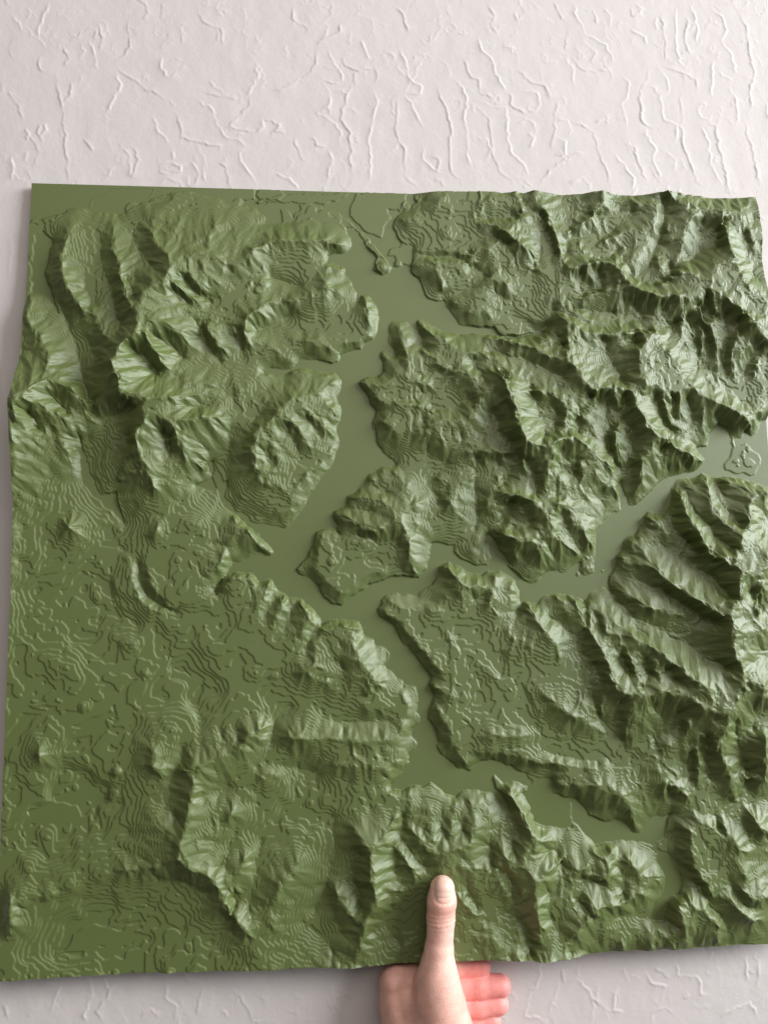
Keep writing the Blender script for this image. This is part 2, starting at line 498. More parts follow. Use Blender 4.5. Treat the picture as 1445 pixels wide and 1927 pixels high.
RIDGES = '''
W 160 110 4.5 200 90 6 225 60 6.5
W 300 60 5.5 330 120 6 350 180 5.5
W 190 300 6.5 210 360 6 220 410 4.5
W 270 300 6.5 290 350 5.5
W 520 320 6.5 600 345 7.5 640 380 7 620 440 6.5 640 490 4.5
W 620 160 9 660 200 8 680 260 7
W 700 250 7 740 260 8 765 290 7
W 800 240 8 860 215 9 930 190 9.5
W 960 180 10.5 990 210 10 965 290 9 905 320 10
W 1060 170 11 1090 250 10.5 1100 330 10.5
W 1040 300 11 1060 350 11
W 700 345 11 715 400 8
W 760 330 12.5 790 385 9
W 830 325 13 850 370 10
W 665 440 7.5 740 440 8.5 820 420 10 890 390 12
W 740 440 8.5 750 475 7
W 820 420 10 830 460 8
W 650 490 7 740 530 9 830 560 9
W 860 545 9 930 560 10 1000 570 11
W 930 560 10 940 620 8.5
W 1060 480 11 1040 530 10
W 200 700 8 300 722 11 370 772 12.5
W 30 840 7 130 850 8 200 880 8.5
W 130 860 7 150 920 6
W 60 740 7 110 760 7.5 170 770 7.5
W 150 640 7 200 680 8
W 430 330 7 400 370 7.5
W 480 60 7 500 120 8.5 540 150 9
P 0 1853 2.5 120 1846 1.5 207 1840 1 300 1834 1.5 315 1838 4 335 1835 2.7 360 1836 4 400 1832 3 455 1834 6 500 1833 8 560 1826 5 600 1825 6.5 662 1828 11 740 1815 4 830 1808 6 920 1809 7 1000 1811 12 1018 1814 15 1070 1808 12 1100 1796 4.7 1150 1787 0.8 1172 1789 3 1195 1786 1 1222 1789 4.3 1250 1784 1 1268 1787 4.7 1300 1783 3 1350 1780 2.7 1385 1776 2 1445 1774 2.4
P 60 480 0.5 55 560 1.5 48 600 6 45 660 6 30 720 17 20 750 25 22 800 21 25 880 14 28 950 7 20 1100 4 14 1200 4 8 1350 3 2 1480 2.5
V 1050 895 14 1100 950 12.5 1140 1000 10 1165 1050 7
V 1100 868 12.5 1180 920 10.5 1230 970 7.5 1262 1000 4
V 1180 830 9.5 1250 900 7 1275 950 3
V 960 990 14 1010 1020 12 1050 1080 8.5 1040 1130 7
V 960 990 14 945 1060 12.5 960 1120 10.5 985 1180 9
V 970 1120 10.5 1030 1140 8 1000 1180 8 1080 1205 6 1100 1250 5
V 1250 1040 4.5 1200 1110 5 1140 1160 6 1100 1230 5
R 360 755 5.5 390 738 8 440 736 8.5 500 742 8 532 738 6.5
R 185 555 5.5 250 588 6.5 300 602 6
R 200 635 5.5 232 690 6 250 740 6 280 800 5.5 310 840 4.5
R 330 792 5.5 420 800 5.5 520 812 7 560 832 7 650 842 7 760 862 7 830 850 7
R 700 590 8 760 620 9 795 645 8
R 470 330 8 482 400 8 470 450 6
R 515 375 8 540 440 7.5
R 560 560 7 600 600 8
R 220 320 5 260 400 5.5 330 440 5.5 400 500 5.5 470 560 6
R 340 700 5.5 300 660 5.5 260 640 5.5
A 375 310 6 325 470 9 350 560 11 390 640 10 450 730 10 470 770 7
A 400 240 3 375 310 6
A 630 260 4 610 370 8 640 450 10 660 540 13 690 660 16 720 730 19 750 770 21
A 510 740 8 550 840 11 590 890 12 580 960 13 600 1050 22
A 1445 370 9 1380 400 11 1350 450 11 1270 490 10 1190 440 12 1080 420 14 1000 460 16 935 475 17 910 530 18 890 600 18 805 600 19 770 660 20 750 720 21 745 800 22 740 850 23 650 920 23 615 1000 24 600 1050 25 640 1080 24 660 1180 23 680 1210 22 760 1190 20 780 1240 20 800 1300 20 760 1360 19 735 1430 18
D 740 90 18 750 160 17 770 200 16 820 270 14 830 340 12 850 355 9
A 750 840 22 790 850 21 840 950 18 870 1000 15 950 1090 8
A 750 770 21 880 790 18 940 850 15 990 850 13 1030 940 8
A 910 530 18 960 600 15 1010 640 13 1100 700 8
A 935 475 17 1050 560 14 1120 640 10
A 1060 430 14 1120 520 13 1200 600 8
A 1190 440 12 1250 500 9
A 930 470 17 880 400 13 850 370 11 820 300 8 840 220 4
A 940 340 9 960 280 7 990 210 3
A 1090 330 9 1130 340 10 1190 250 5
A 1340 770 12 1330 840 11 1350 920 8
A 1340 770 12 1445 700 9
A 1130 820 11 1180 930 9 1230 960 7
A 880 790 18 950 700 11 1080 740 8
A 165 660 4 140 780 8 200 860 9 250 930 11 270 1010 14 255 1100 17 180 1140 22 100 1190 27 60 1230 28
A 260 1110 17 330 1130 17 390 1160 15 460 1220 12 500 1330 7
A 100 1200 26 200 1230 20 270 1300 16 340 1310 14 400 1400 9
A 60 1230 28 90 1330 24
D 70 0 22 120 130 16 160 250 11 230 330 6 330 380 4
D 150 0 17 200 100 13 240 200 9 280 290 5
D 330 70 11 390 180 7 410 270 3
A 640 1100 23 560 1180 14 520 1260 9
A 780 1210 21 860 1210 20 940 1200 18 1000 1210 14 1100 1200 9
A 800 1300 20 930 1340 18 1010 1330 17 1100 1310 16 1180 1310 12 1230 1390 7
A 1010 1130 10 1100 1130 9 1160 1150 8 1230 1190 6
A 1300 1150 7 1310 1180 7 1390 1070 5
A 930 1350 18 960 1445 14
D 980 20 15 1000 60 15 980 150 13 1040 190 10 1130 230 6
D 830 30 17 870 90 11 900 120 8
D 840 150 14 890 220 10 960 330 8 990 410 3
D 1400 30 14 1380 160 12 1430 310 7
B 0 395 6 60 370 8 130 355 9 250 350 8.5 370 350 7.5 440 380 6.5 480 360 5
B 60 370 8 90 440 6 110 520 3
B 130 360 8.5 200 430 5 220 490 3
B 250 350 8.5 300 400 6.5 330 480 4
B 370 360 7 390 420 3
B 0 262 1.5 250 250 1 430 260 1.2
B 480 510 3 400 500 5 380 560 8.5 390 600 9 380 650 9 300 660 8 210 680 7 150 690 6
B 0 720 9.5 70 690 8 150 690 5
B 390 600 8.5 470 660 5 520 740 2.5
B 280 600 4 290 560 3.5 340 530 4
B 590 660 5 610 720 7.5 620 790 7 610 860 4
B 20 960 5 90 930 6 130 980 5 200 1010 3
B 200 900 5 310 900 6.5 400 940 5.5 480 910 5 560 900 4.5 620 870 4
B 240 860 3 370 820 3 450 780 3.5
B 430 1115 4 330 1170 8 260 1205 11 150 1245 14 130 1285 15 40 1380 13 0 1430 13
B 130 1290 15 200 1350 12 250 1400 9
B 260 1210 11 290 1280 9 360 1330 7 430 1390 3
B 60 1080 3 250 1060 3 290 1100 4 400 1090 3
E 0 40 13 100 60 10 150 150 7
E 50 150 9 0 300 7 30 320 7.5 80 350 5
E 330 60 7 380 100 5 400 130 4
E 410 110 3.5 380 180 3.5 300 260 4 200 330 4
E 60 440 4 130 420 4.5 200 400 4.5 240 430 3
E 120 480 4 200 460 4
B 1030 75 6 1040 130 7 1060 200 6
B 1060 190 6 1080 260 5
B 800 240 4 870 235 5.5 890 290 3
B 1000 330 5 1040 300 6 1060 380 5
B 880 405 3 980 405 4 1080 405 5.5
B 870 485 4 960 475 6 1060 490 6.5 1150 480 6.5 1200 470 7
B 960 480 6 980 560 5.5 1000 610 4
B 1060 490 6.5 1120 560 4.5
B 1400 90 6.5 1330 130 8 1250 140 8.5 1230 180 8
B 1445 320 11 1380 270 10.5 1300 260 9.5 1220 270 8
B 1330 350 9 1260 400 8.5 1180 425 7 1110 430 6
B 1260 400 9 1330 470 7 1340 520 5
B 1080 690 4.5 1200 650 6.5 1270 660 6.5 1310 700 4
B 1160 740 5.5 1270 740 6 1280 780 4
B 1230 590 6 1300 570 8.5 1370 590 8.5 1390 650 6
B 780 820 4.5 810 900 6.5 830 1000 8 830 1080 8.5
B 690 960 2.5 710 990 3.5 730 1000 3
B 890 790 3.5 930 840 6 1000 890 8.5 1060 920 9 1110 960 9.5 1110 990 10
B 565 1122 3 640 1140 6 700 1145 7 760 1090 7.5 830 1080 8.5
B 640 1180 5 680 1222 6.5 800 1228 6.5 890 1232 6.5
B 1110 990 10 1130 1090 12 1200 1140 14 1260 1170 15 1330 1200 16 1370 1250 17 1420 1340 18
B 1110 960 9.5 1240 960 9.5 1300 1000 11 1340 1020 12 1400 1090 14 1445 1130 15
B 1270 880 6 1340 900 8 1445 920 10
B 720 1290 5 700 1340 6.5 760 1390 7.5 850 1385 8
B 850 1385 8 1000 1350 13 1060 1340 13 1150 1345 13 1200 1280 13.5 1250 1180 14.5
B 1000 1350 13 1030 1440 9
B 1060 1345 13 1090 1420 10
B 1150 1345 13 1180 1445 9
C 0 70 3.5 70 85 6.3 110 92 4.5 165 75 8.5 330 98 3.5 430 105 5 545 78 10.5 640 108 4.5 760 110 6 905 80 12.5 1040 112 7.5 1160 128 4 1290 115 5.5 1360 98 7.5
C 165 80 8.5 190 150 9 240 200 9.5 290 330 8.5 310 430 7.5 330 500 6
C 70 85 6.3 110 190 8 50 300 9
C 0 290 10 60 340 10 120 390 9 170 430 7 180 490 5
C 545 80 10.5 540 150 9 500 210 8.5 430 260 7.5 340 330 6
C 905 80 12.5 940 130 11 1040 170 12 1200 190 13 1300 190 11 1360 100 7
C 1200 200 14.5 1220 330 16 1250 440 16 1290 520 16.5 1330 590 16.5 1400 650 15.5 1430 690 14.5
C 1290 210 13 1340 300 12 1370 400 11
C 340 520 9 410 490 10.5 480 470 11.5 560 465 12.5 620 485 13 660 540 13.5 700 590 14 760 630 14.5 850 655 15 940 655 15.5 1020 650 16
C 870 590 12 960 520 13.5 1050 540 15 1140 575 17 1160 620 17 1240 680 18 1300 730 18 1350 770 18 1420 860 17 1440 900 16
C 1020 650 16 1090 600 16.5 1140 575 17
C 1150 450 14 1160 520 16 1180 600 17
C 1060 190 13 1010 250 12 985 330 11 960 430 9.5 930 520 8.5
C 840 160 11 830 230 10 815 330 8
C 700 140 8 840 160 11
C 760 330 8 720 420 8 680 470 8.5
C 840 450 10 860 530 9
C 420 370 7 410 440 6.5
C 640 570 13 620 680 9 620 740 6.5
C 480 500 10 490 580 7
C 550 490 11 560 550 8
C 380 560 7 370 620 6
C 920 660 15 900 740 10 850 800 8
C 1010 670 15.5 980 740 13 1020 810 10.5 1040 880 8
C 980 730 13 965 820 11 1000 920 9.5 1030 1010 7.5
C 1070 640 16 1080 740 13.5 1130 830 12 1160 930 10 1170 1040 8
C 1125 610 16.5 1150 720 14 1160 800 11
C 1090 840 10 1080 960 8
C 1200 680 15 1190 740 11
C 1340 790 17 1340 900 13 1300 990 10
C 1290 850 13 1240 960 11 1260 1080 8
C 310 690 7 400 740 7.5 470 790 8
C 310 760 9 370 800 11 440 850 12 530 870 11 620 860 12 720 850 12.5 840 850 13.5
C 350 870 12 360 1010 15 410 1050 15 440 1130 15 500 1160 15 600 1150 13 700 1170 14.5
C 350 870 12 370 800 11
C 840 850 13.5 770 900 15 745 1000 15.5 755 1080 15.5 780 1140 15 860 1160 13 950 1180 12 1020 1130 13
C 870 930 14 940 1000 12.5 980 1080 12
C 140 1160 11 250 1180 12 320 1210 12 350 1270 11.5 330 1400 9.5
C 380 1260 11.5 450 1320 10 530 1400 8
C 430 1200 11 440 1270 8
C 500 1170 14 510 1260 9
C 610 1170 13 620 1250 9
C 700 1180 14.5 720 1250 15 780 1330 15 830 1400 14 860 1445 13
F 800 0 12.5 870 60 12.5 960 130 11 1040 170 8.5 1090 190 4
C 780 1140 15 800 1220 11
C 860 1160 13 880 1250 11 900 1320 9.5 990 1390 6
C 950 1190 12 960 1300 8
C 1020 1130 13 1080 1180 12 1160 1230 12 1240 1260 12 1300 1300 11 1340 1340 9
C 1080 1190 12 1090 1290 8.5 1100 1400 5
C 1250 1270 11 1250 1350 6
C 1390 1010 10 1370 1090 8 1420 1170 7
C 1410 1250 7 1370 1300 8 1340 1400 4
C 0 1060 17 50 1200 18 90 1350 19 130 1440 19
C 0 890 9 80 910 10 170 930 11 260 990 12 310 1010 12 360 990 13
C 240 870 9 260 940 9
E 740 30 6.5 830 85 6 990 30 12
E 1000 10 12.5 1030 100 9.5 1040 150 7
E 1180 20 11 1250 60 8
E 1110 20 10 1120 110 8
E 1150 150 10 1250 140 12 1370 145 13 1440 150 13.5
E 1110 330 7 1060 390 9 1060 430 9 1110 490 6 1180 520 3
E 1000 290 5 1110 330 7 1200 270 6
E 1330 290 9.5 1270 400 9 1260 450 8 1330 520 5
E 1230 550 3.5 1210 640 4 1180 680 4 1200 710 3
E 690 245 4 700 300 5
E 620 290 4 650 300 4.5
E 760 250 4.5 800 300 6 830 340 7
E 510 400 4 600 390 7 680 410 8.5 740 450 10 770 500 12
E 440 485 4 520 510 8 600 560 10.5 650 580 12.5 690 550 12 770 500 12 840 445 10 870 430 9.5
E 790 330 6 800 400 7 840 445 10
E 770 500 12 820 570 11 840 650 10 840 720 8.5 870 800 5
E 480 640 4 540 635 6 580 640 6.5 620 620 6
E 870 440 9.5 890 530 6
E 920 340 3 960 420 3.5 1000 450 4 1050 450 8
E 370 600 4.5 350 680 5 330 750 5 335 800 5 400 860 5 480 915 5 520 870 4.5 570 815 4 700 790 3.5
E 430 600 4 440 680 5 490 750 4.5 560 800 4
E 395 660 5.5 420 750 5 400 830 5
E 1020 765 5 1070 800 9 1110 840 11 1140 880 10.5 1250 880 8.5 1290 885 8.5
E 1310 820 6 1300 900 8.5 1270 980 9.5 1320 1040 6.5 1380 1060 5
E 1400 860 6 1390 960 6
E 1110 890 10 1120 970 7 1150 1050 5
E 730 950 3.5 790 980 5 830 1020 5 860 1000 4
E 700 1005 4 740 1050 4.5 800 1080 5 850 1150 5.5 920 1230 6 990 1310 6.5 1040 1350 6
E 940 1010 6.5 1000 1010 6.5 1060 1020 5
E 1390 1040 5 1380 1130 6 1390 1230 6
E 960 1200 4.5 1060 1180 4 1150 1250 4.5 1250 1300 4.5
F 100 0 19 110 60 18 150 100 17 270 110 16 280 100 16
F 270 110 16 290 160 14 240 230 13 230 330 10
F 280 90 16 340 60 15.5 440 90 14 520 170 12 590 230 8.5 630 250 3
F 120 120 15 120 250 9
F 610 30 11 610 100 9.5 625 190 5 635 240 1.5
F 640 0 11 610 30 11
F 330 300 10 380 340 9 430 390 6
F 420 210 11 440 300 9 500 390 5
F 480 200 11 500 270 9 550 380 3
F 570 330 7 610 340 6 630 400 2
F 240 310 10.5 330 300 10
F 820 80 12 800 170 10 750 180 10 760 240 8 740 340 4.5 725 425 1
F 890 150 8 895 230 4
F 980 180 6 990 240 2
F 110 390 11 210 450 12 240 480 12 320 410 11.5 390 480 9 450 490 7
F 0 370 9 110 390 11
F 250 500 12 270 580 10.5 330 640 8 400 690 4
F 380 510 9 440 570 8 480 640 6 500 685 1
F 180 480 10 170 560 8
F 0 590 10 100 625 10 190 640 10 210 700 8 230 770 3
F 270 590 10 220 620 9.5 190 640 10
F 60 620 9 60 720 4
F 1000 335 4 1050 325 5 1110 300 5
F 960 370 6 1000 490 12 1060 560 16 1090 650 18 1150 700 19 1220 740 20 1270 740 20.5
F 1110 320 7 1130 420 11 1180 510 13.5 1240 560 15 1310 600 18
F 1190 290 7 1290 325 10 1380 375 13 1445 370 14
F 1380 380 13 1340 430 14 1345 520 16 1310 600 18 1280 670 19 1270 740 20.5
F 740 610 4 790 740 9 870 830 12.5 980 900 15.5 1100 970 18 1150 1010 19.5 1210 1050 21.5
F 1270 740 20.5 1290 800 21.5 1300 900 21.5 1260 990 22 1230 1050 22.5 1260 1100 22.5 1250 1180 22.5 1270 1260 21.5 1310 1340 20.5 1320 1445 20
F 640 905 5 720 950 8.5 800 990 11 900 1015 10 990 1035 10.5
F 470 960 3.5 540 1030 6 620 1080 9 700 1140 11.5 760 1190 13 830 1215 15 900 1275 16.5 980 1330 17.5 1060 1395 19 1130 1440 19.5
F 480 1030 6 480 1130 9 510 1190 10.5 560 1260 11.5 580 1310 12 590 1370 13 640 1425 13.5
F 530 1030 6 555 1100 9 570 1180 10
F 690 1260 12 720 1340 12 760 1430 12
F 820 1240 14 830 1340 13 850 1400 13
F 785 500 4.5 850 525 6 900 605 7
F 740 605 4 800 645 5.5
F 700 640 4 740 760 7 780 825 7
F 640 720 4 690 760 5 730 790 5
F 1380 1040 18 1400 900 18 1420 780 19 1445 740 19
F 1260 1100 22 1340 1180 19 1445 1080 17
F 1290 810 21 1400 800 19.5
F 1390 650 17 1445 720 19
F 1320 1400 20 1370 1400 19.5 1445 1440 19
F 130 965 4 170 1030 6.5 210 1090 8 290 1190 7.5 310 1270 6
F 290 930 4 340 960 4.5 350 1020 5
F 370 930 4 430 1010 7 450 1080 7 480 1130 9
F 110 1140 5 140 1200 6.5 190 1270 5
I 580 10 13 620 80 14 690 110 15 780 120 15.5
I 720 10 13 750 90 15
I 830 30 14 860 90 16
I 780 120 15.5 860 90 16.5 980 100 18 1040 140 19 1100 180 20.5 1180 210 21.5 1240 200 21.5 1300 100 20.5 1320 60 20
I 1240 210 21 1220 300 18 1190 330 17 1170 400 15 1220 500 12.5 1250 600 9.5 1270 690 5
I 1180 220 20 1140 270 17 1140 330 15 1170 400 15
I 720 150 14 680 250 11 670 340 8
I 780 140 15 770 270 10 800 310 8
I 1010 250 14 980 370 10 1000 430 8
I 1060 280 14 1050 400 10 1060 490 9 1060 600 7
I 900 330 7 905 385 9 860 400 7
I 830 490 7 880 540 9 920 590 9 970 640 8 1020 660 7
I 890 580 9 870 640 7
I 540 110 9 540 220 6.5
I 180 60 5 270 135 7.5 330 195 8.5 400 235 8.5 470 265 7 550 310 5
I 420 140 7 430 200 7
I 1330 20 20 1330 80 19 1400 110 18 1445 130 18
I 1430 340 17 1430 500 13 1420 580 9
I 1320 560 9 1400 580 9
I 280 600 4 400 595 6 520 600 8 570 610 8 640 650 8.5 670 665 8 700 760 5 735 840 2
I 500 620 7 500 700 3
I 620 650 8 620 740 3
I 30 610 5 70 700 7.5 110 760 8.5 140 840 10 200 895 9.5 250 880 7
I 140 840 10 180 930 10 90 1000 10 150 1080 11.5 190 1130 12.5 180 1180 12.5 185 1280 12 200 1400 11
L 200 400 11 210 525 8
I 190 1130 12.5 260 1065 11 330 1000 7
I 0 960 8 60 1080 9 130 1240 8
I 300 1100 6 330 1090 7 400 1060 8 460 1060 9
I 570 990 8 585 1060 9.5 560 1120 9.5 470 1090 8 420 1050 7
I 480 960 5 570 990 8 600 960 6
I 460 1180 8 490 1260 11 510 1295 12 540 1265 10 640 1245 8 720 1200 8 790 1160 6
I 510 1295 12 440 1350 11 385 1420 10
L 385 400 9.5 370 520 7
I 330 1150 6 380 1240 8.5 430 1310 9
I 680 1000 7 750 1100 7 860 1100 4
I 1030 730 5 1060 790 7.5 1130 830 8.5 1190 870 8
I 1200 800 7 1240 890 9.5 1310 960 9.5
I 1360 770 9 1400 840 10.5 1445 860 10
I 1020 840 8 1030 950 8.5 1040 1050 8 1100 1120 8.5 1140 1190 9
I 1140 960 7 1250 1000 8 1330 1100 9
I 910 1225 7 950 1270 10.5 985 1330 11 1000 1420 10
I 950 1230 9 1030 1240 9 1110 1280 9.5 1180 1380 9
L 960 320 10 980 420 8 930 455 4
I 1215 1200 8 1270 1260 10 1370 1345 10
I 1310 1180 10 1370 1225 10 1445 1200 9
L 1160 330 9 1170 430 7
L 520 280 8 560 370 7 600 450 4
L 640 380 5 660 455 7
L 790 360 6 815 460 7
L 850 350 6 940 455 7
G 250 350 4 215 430 7 210 455 7
G 820 340 5 830 420 9 835 500 10.5 845 525 10.5 900 560 6
G 900 310 5.5 940 350 6
G 1000 520 10 1080 500 11 1130 480 10 1190 450 8.5 1240 430 8.5 1340 370 9.5 1360 320 10 1445 290 8.5
G 1160 270 3.5 1200 360 6 1240 420 8
G 1240 270 4.5 1255 400 8
G 1310 260 5.5 1345 340 9.5
G 1060 400 5.5 1090 490 10
G 1000 520 10 1060 590 11 1040 660 11 1030 730 11 1010 830 12 980 940 13.5 965 1000 14.5
G 965 1010 14.5 1040 1060 13.5 1120 1080 12 1180 1140 11 1210 1230 10 1260 1320 10 1320 1380 10 1360 1420 10
G 965 1000 12 880 1020 8 850 1050 9 760 1060 5.5 690 1065 7 620 1068 4.5 580 1080 5 480 1120 3.5 380 1140 5 320 1170 3.5 280 1190 5.5 190 1210 5 90 1225 6 60 1260 6.5 50 1400 6
G 780 690 4 830 760 6 900 860 8 940 930 10
G 1280 720 7 1245 780 8.5 1300 760 6
G 1110 680 6 1200 700 5
G 1140 880 8 1200 920 5
G 1340 1000 8 1280 1080 7.5 1290 1180 7
G 1160 900 6 1250 960 4
H 380 20 5 410 20 5
H 580 130 5 640 100 6 660 60 5
H 590 170 6 690 190 6 740 170 5
H 800 110 5 830 180 4.5 800 240 5 785 340 5 785 430 5 770 470 5
H 430 490 6.5 540 490 8 690 515 8.5 730 540 6 
H 510 580 4.5 600 640 5.5 700 640 5 770 660 4
H 540 840 8 580 910 12 630 940 14.5 630 1030 15.5 630 1110 15.5 650 1180 15.5 665 1250 15 600 1320 14 585 1400 13
K 295 530 13 285 650 11 220 770 8
H 640 930 14 700 880 11 750 800 7.5 780 680 4.5
H 540 840 8 600 760 5 620 710 4
H 270 930 4 240 1020 7 140 1130 10 80 1300 7 90 1370 8.5
H 140 1130 10 220 1130 6
H 820 840 6 860 850 8 920 930 11 980 980 12 1040 970 12 1110 940 12 1170 930 11.5 1180 850 10 1200 800 9 1170 680 5.5
H 840 640 4.5 840 740 6
H 950 720 6 960 830 7.5 980 900 10
H 1070 780 7 1060 880 9
H 1090 690 4.5 1080 740 6
H 1250 640 3 1270 780 6 1330 830 4
H 770 950 8 840 1040 11 890 1100 10
H 700 1190 9 800 1160 8
H 440 1180 8 500 1280 10.5 560 1365 11
H 1130 1000 9 1200 1080 9
H 1310 980 9 1360 1060 8 1440 1200 6
H 1180 1200 6 1270 1060 8
H 1000 1030 10 1050 1060 10 1020 1100 9
H 1280 1180 6 1330 1290 5
K 1130 540 8 1200 620 8 1270 700 8 1310 750 7
K 1190 130 8 1240 260 8 1330 370 6
K 950 330 8 1010 380 8 1090 470 7
K 960 110 10 1060 130 9 1080 180 7
K 1350 560 6 1390 700 7 1420 760 6
K 1020 400 7 1100 460 6 1250 530 5
K 560 680 6 660 600 5 700 700 4
K 110 330 7 180 440 8 270 520 9
J 60 200 9 50 340 8
J 0 430 5 30 500 4
J 0 640 5 200 622 3 450 615 2.5 640 610 2.5
J 900 590 4 920 615 6
J 1300 580 5 1320 605 6
J 1200 60 10 1260 250 10 1330 330 10 1360 380 9
J 1400 480 8 1420 600 8
K 150 780 6 225 820 8 450 780 6 600 760 5
Q 825 335 4 870 300 7 940 283 6.5 962 325 4
Q 1010 308 6 990 370 6.5 960 440 5.5 900 470 4.5
Q 1070 362 6.5 1050 420 7 1020 480 5.5
Q 1130 385 6.5 1172 432 8 1130 500 7 1090 560 5.5
Q 870 320 6 880 370 5.5 850 420 4
Q 1220 485 6 1290 478 7 1345 482 5.5
Q 1220 485 6 1190 530 6 1180 580 6.5
Q 1320 500 7 1335 560 8.5 1345 600 9.5 1385 645 9 1425 695 8
Q 1345 600 9 1290 580 7 1240 560 6
Q 1180 590 7 1185 620 8.5 1140 650 8.5 1110 665 5
Q 1185 620 8 1240 640 6 1220 685 7.5 1280 700 5
Q 1345 615 8.5 1310 690 6 1300 720 5
Q 1385 730 8 1400 710 8
Q 920 650 3.5 960 648 5 990 660 4
Q 1010 662 4 1035 664 5 1060 660 3.5
Q 905 762 4 915 755 4
Q 480 215 3.5 495 260 4 500 310 4.3 520 365 4.8 580 415 4.8 650 400 4.8 720 385 5.2 800 360 4.5
Q 545 210 4 558 260 5 575 320 5.5 615 372 5.5 680 345 5.5 760 300 5.5 830 240 7 850 200 5.5
Q 640 170 4 670 230 5 700 200 4.5 740 200 5 800 180 4.5
Q 620 300 5 690 280 5
Q 555 140 4 590 118 7.5 625 130 4.5
Q 590 118 7.5 600 60 4
Q 240 60 3.5 262 95 8 290 130 5.5 320 170 3
Q 262 95 8 230 130 5 215 100 3.5
Q 700 90 5 745 95 6 720 130 4.5
Q 800 165 3 860 180 4 880 130 6 940 118 7 980 175 4.5 1022 200 2
Q 880 60 5 900 90 6 940 118 7
Q 440 540 3 500 545 4.8 535 560 3
Q 520 665 3 545 655 4.6 580 660 3
Q 60 560 2.6 150 580 3.6 250 630 4.8 290 672 4 330 640 3
Q 70 715 3.5 40 700 3
Q 360 345 2.5 368 375 2.6
Q 120 760 3 200 745 3.4 310 790 3 380 760 3
Q 430 300 2.8 450 350 3 470 240 3
Q 620 470 3.5 680 475 4 740 500 3.5 820 580 3.8 790 570 3.6
Q 870 520 4 1000 520 4.2
Q 700 700 2.5 790 690 3 820 720 2.6
Q 1070 888 5.5 1090 890 8 1120 892 8.5 1200 902 7.5 1290 897 7.5 1445 915 7.5
H 450 372 7 560 380 8 700 360 8.5 775 340 6.5
Q 960 1040 4.5 985 1050 5.5 1005 1020 5 1045 1040 4
Q 890 1050 4 940 1055 5
Q 640 860 5.5 655 870 6 680 855 4
'''
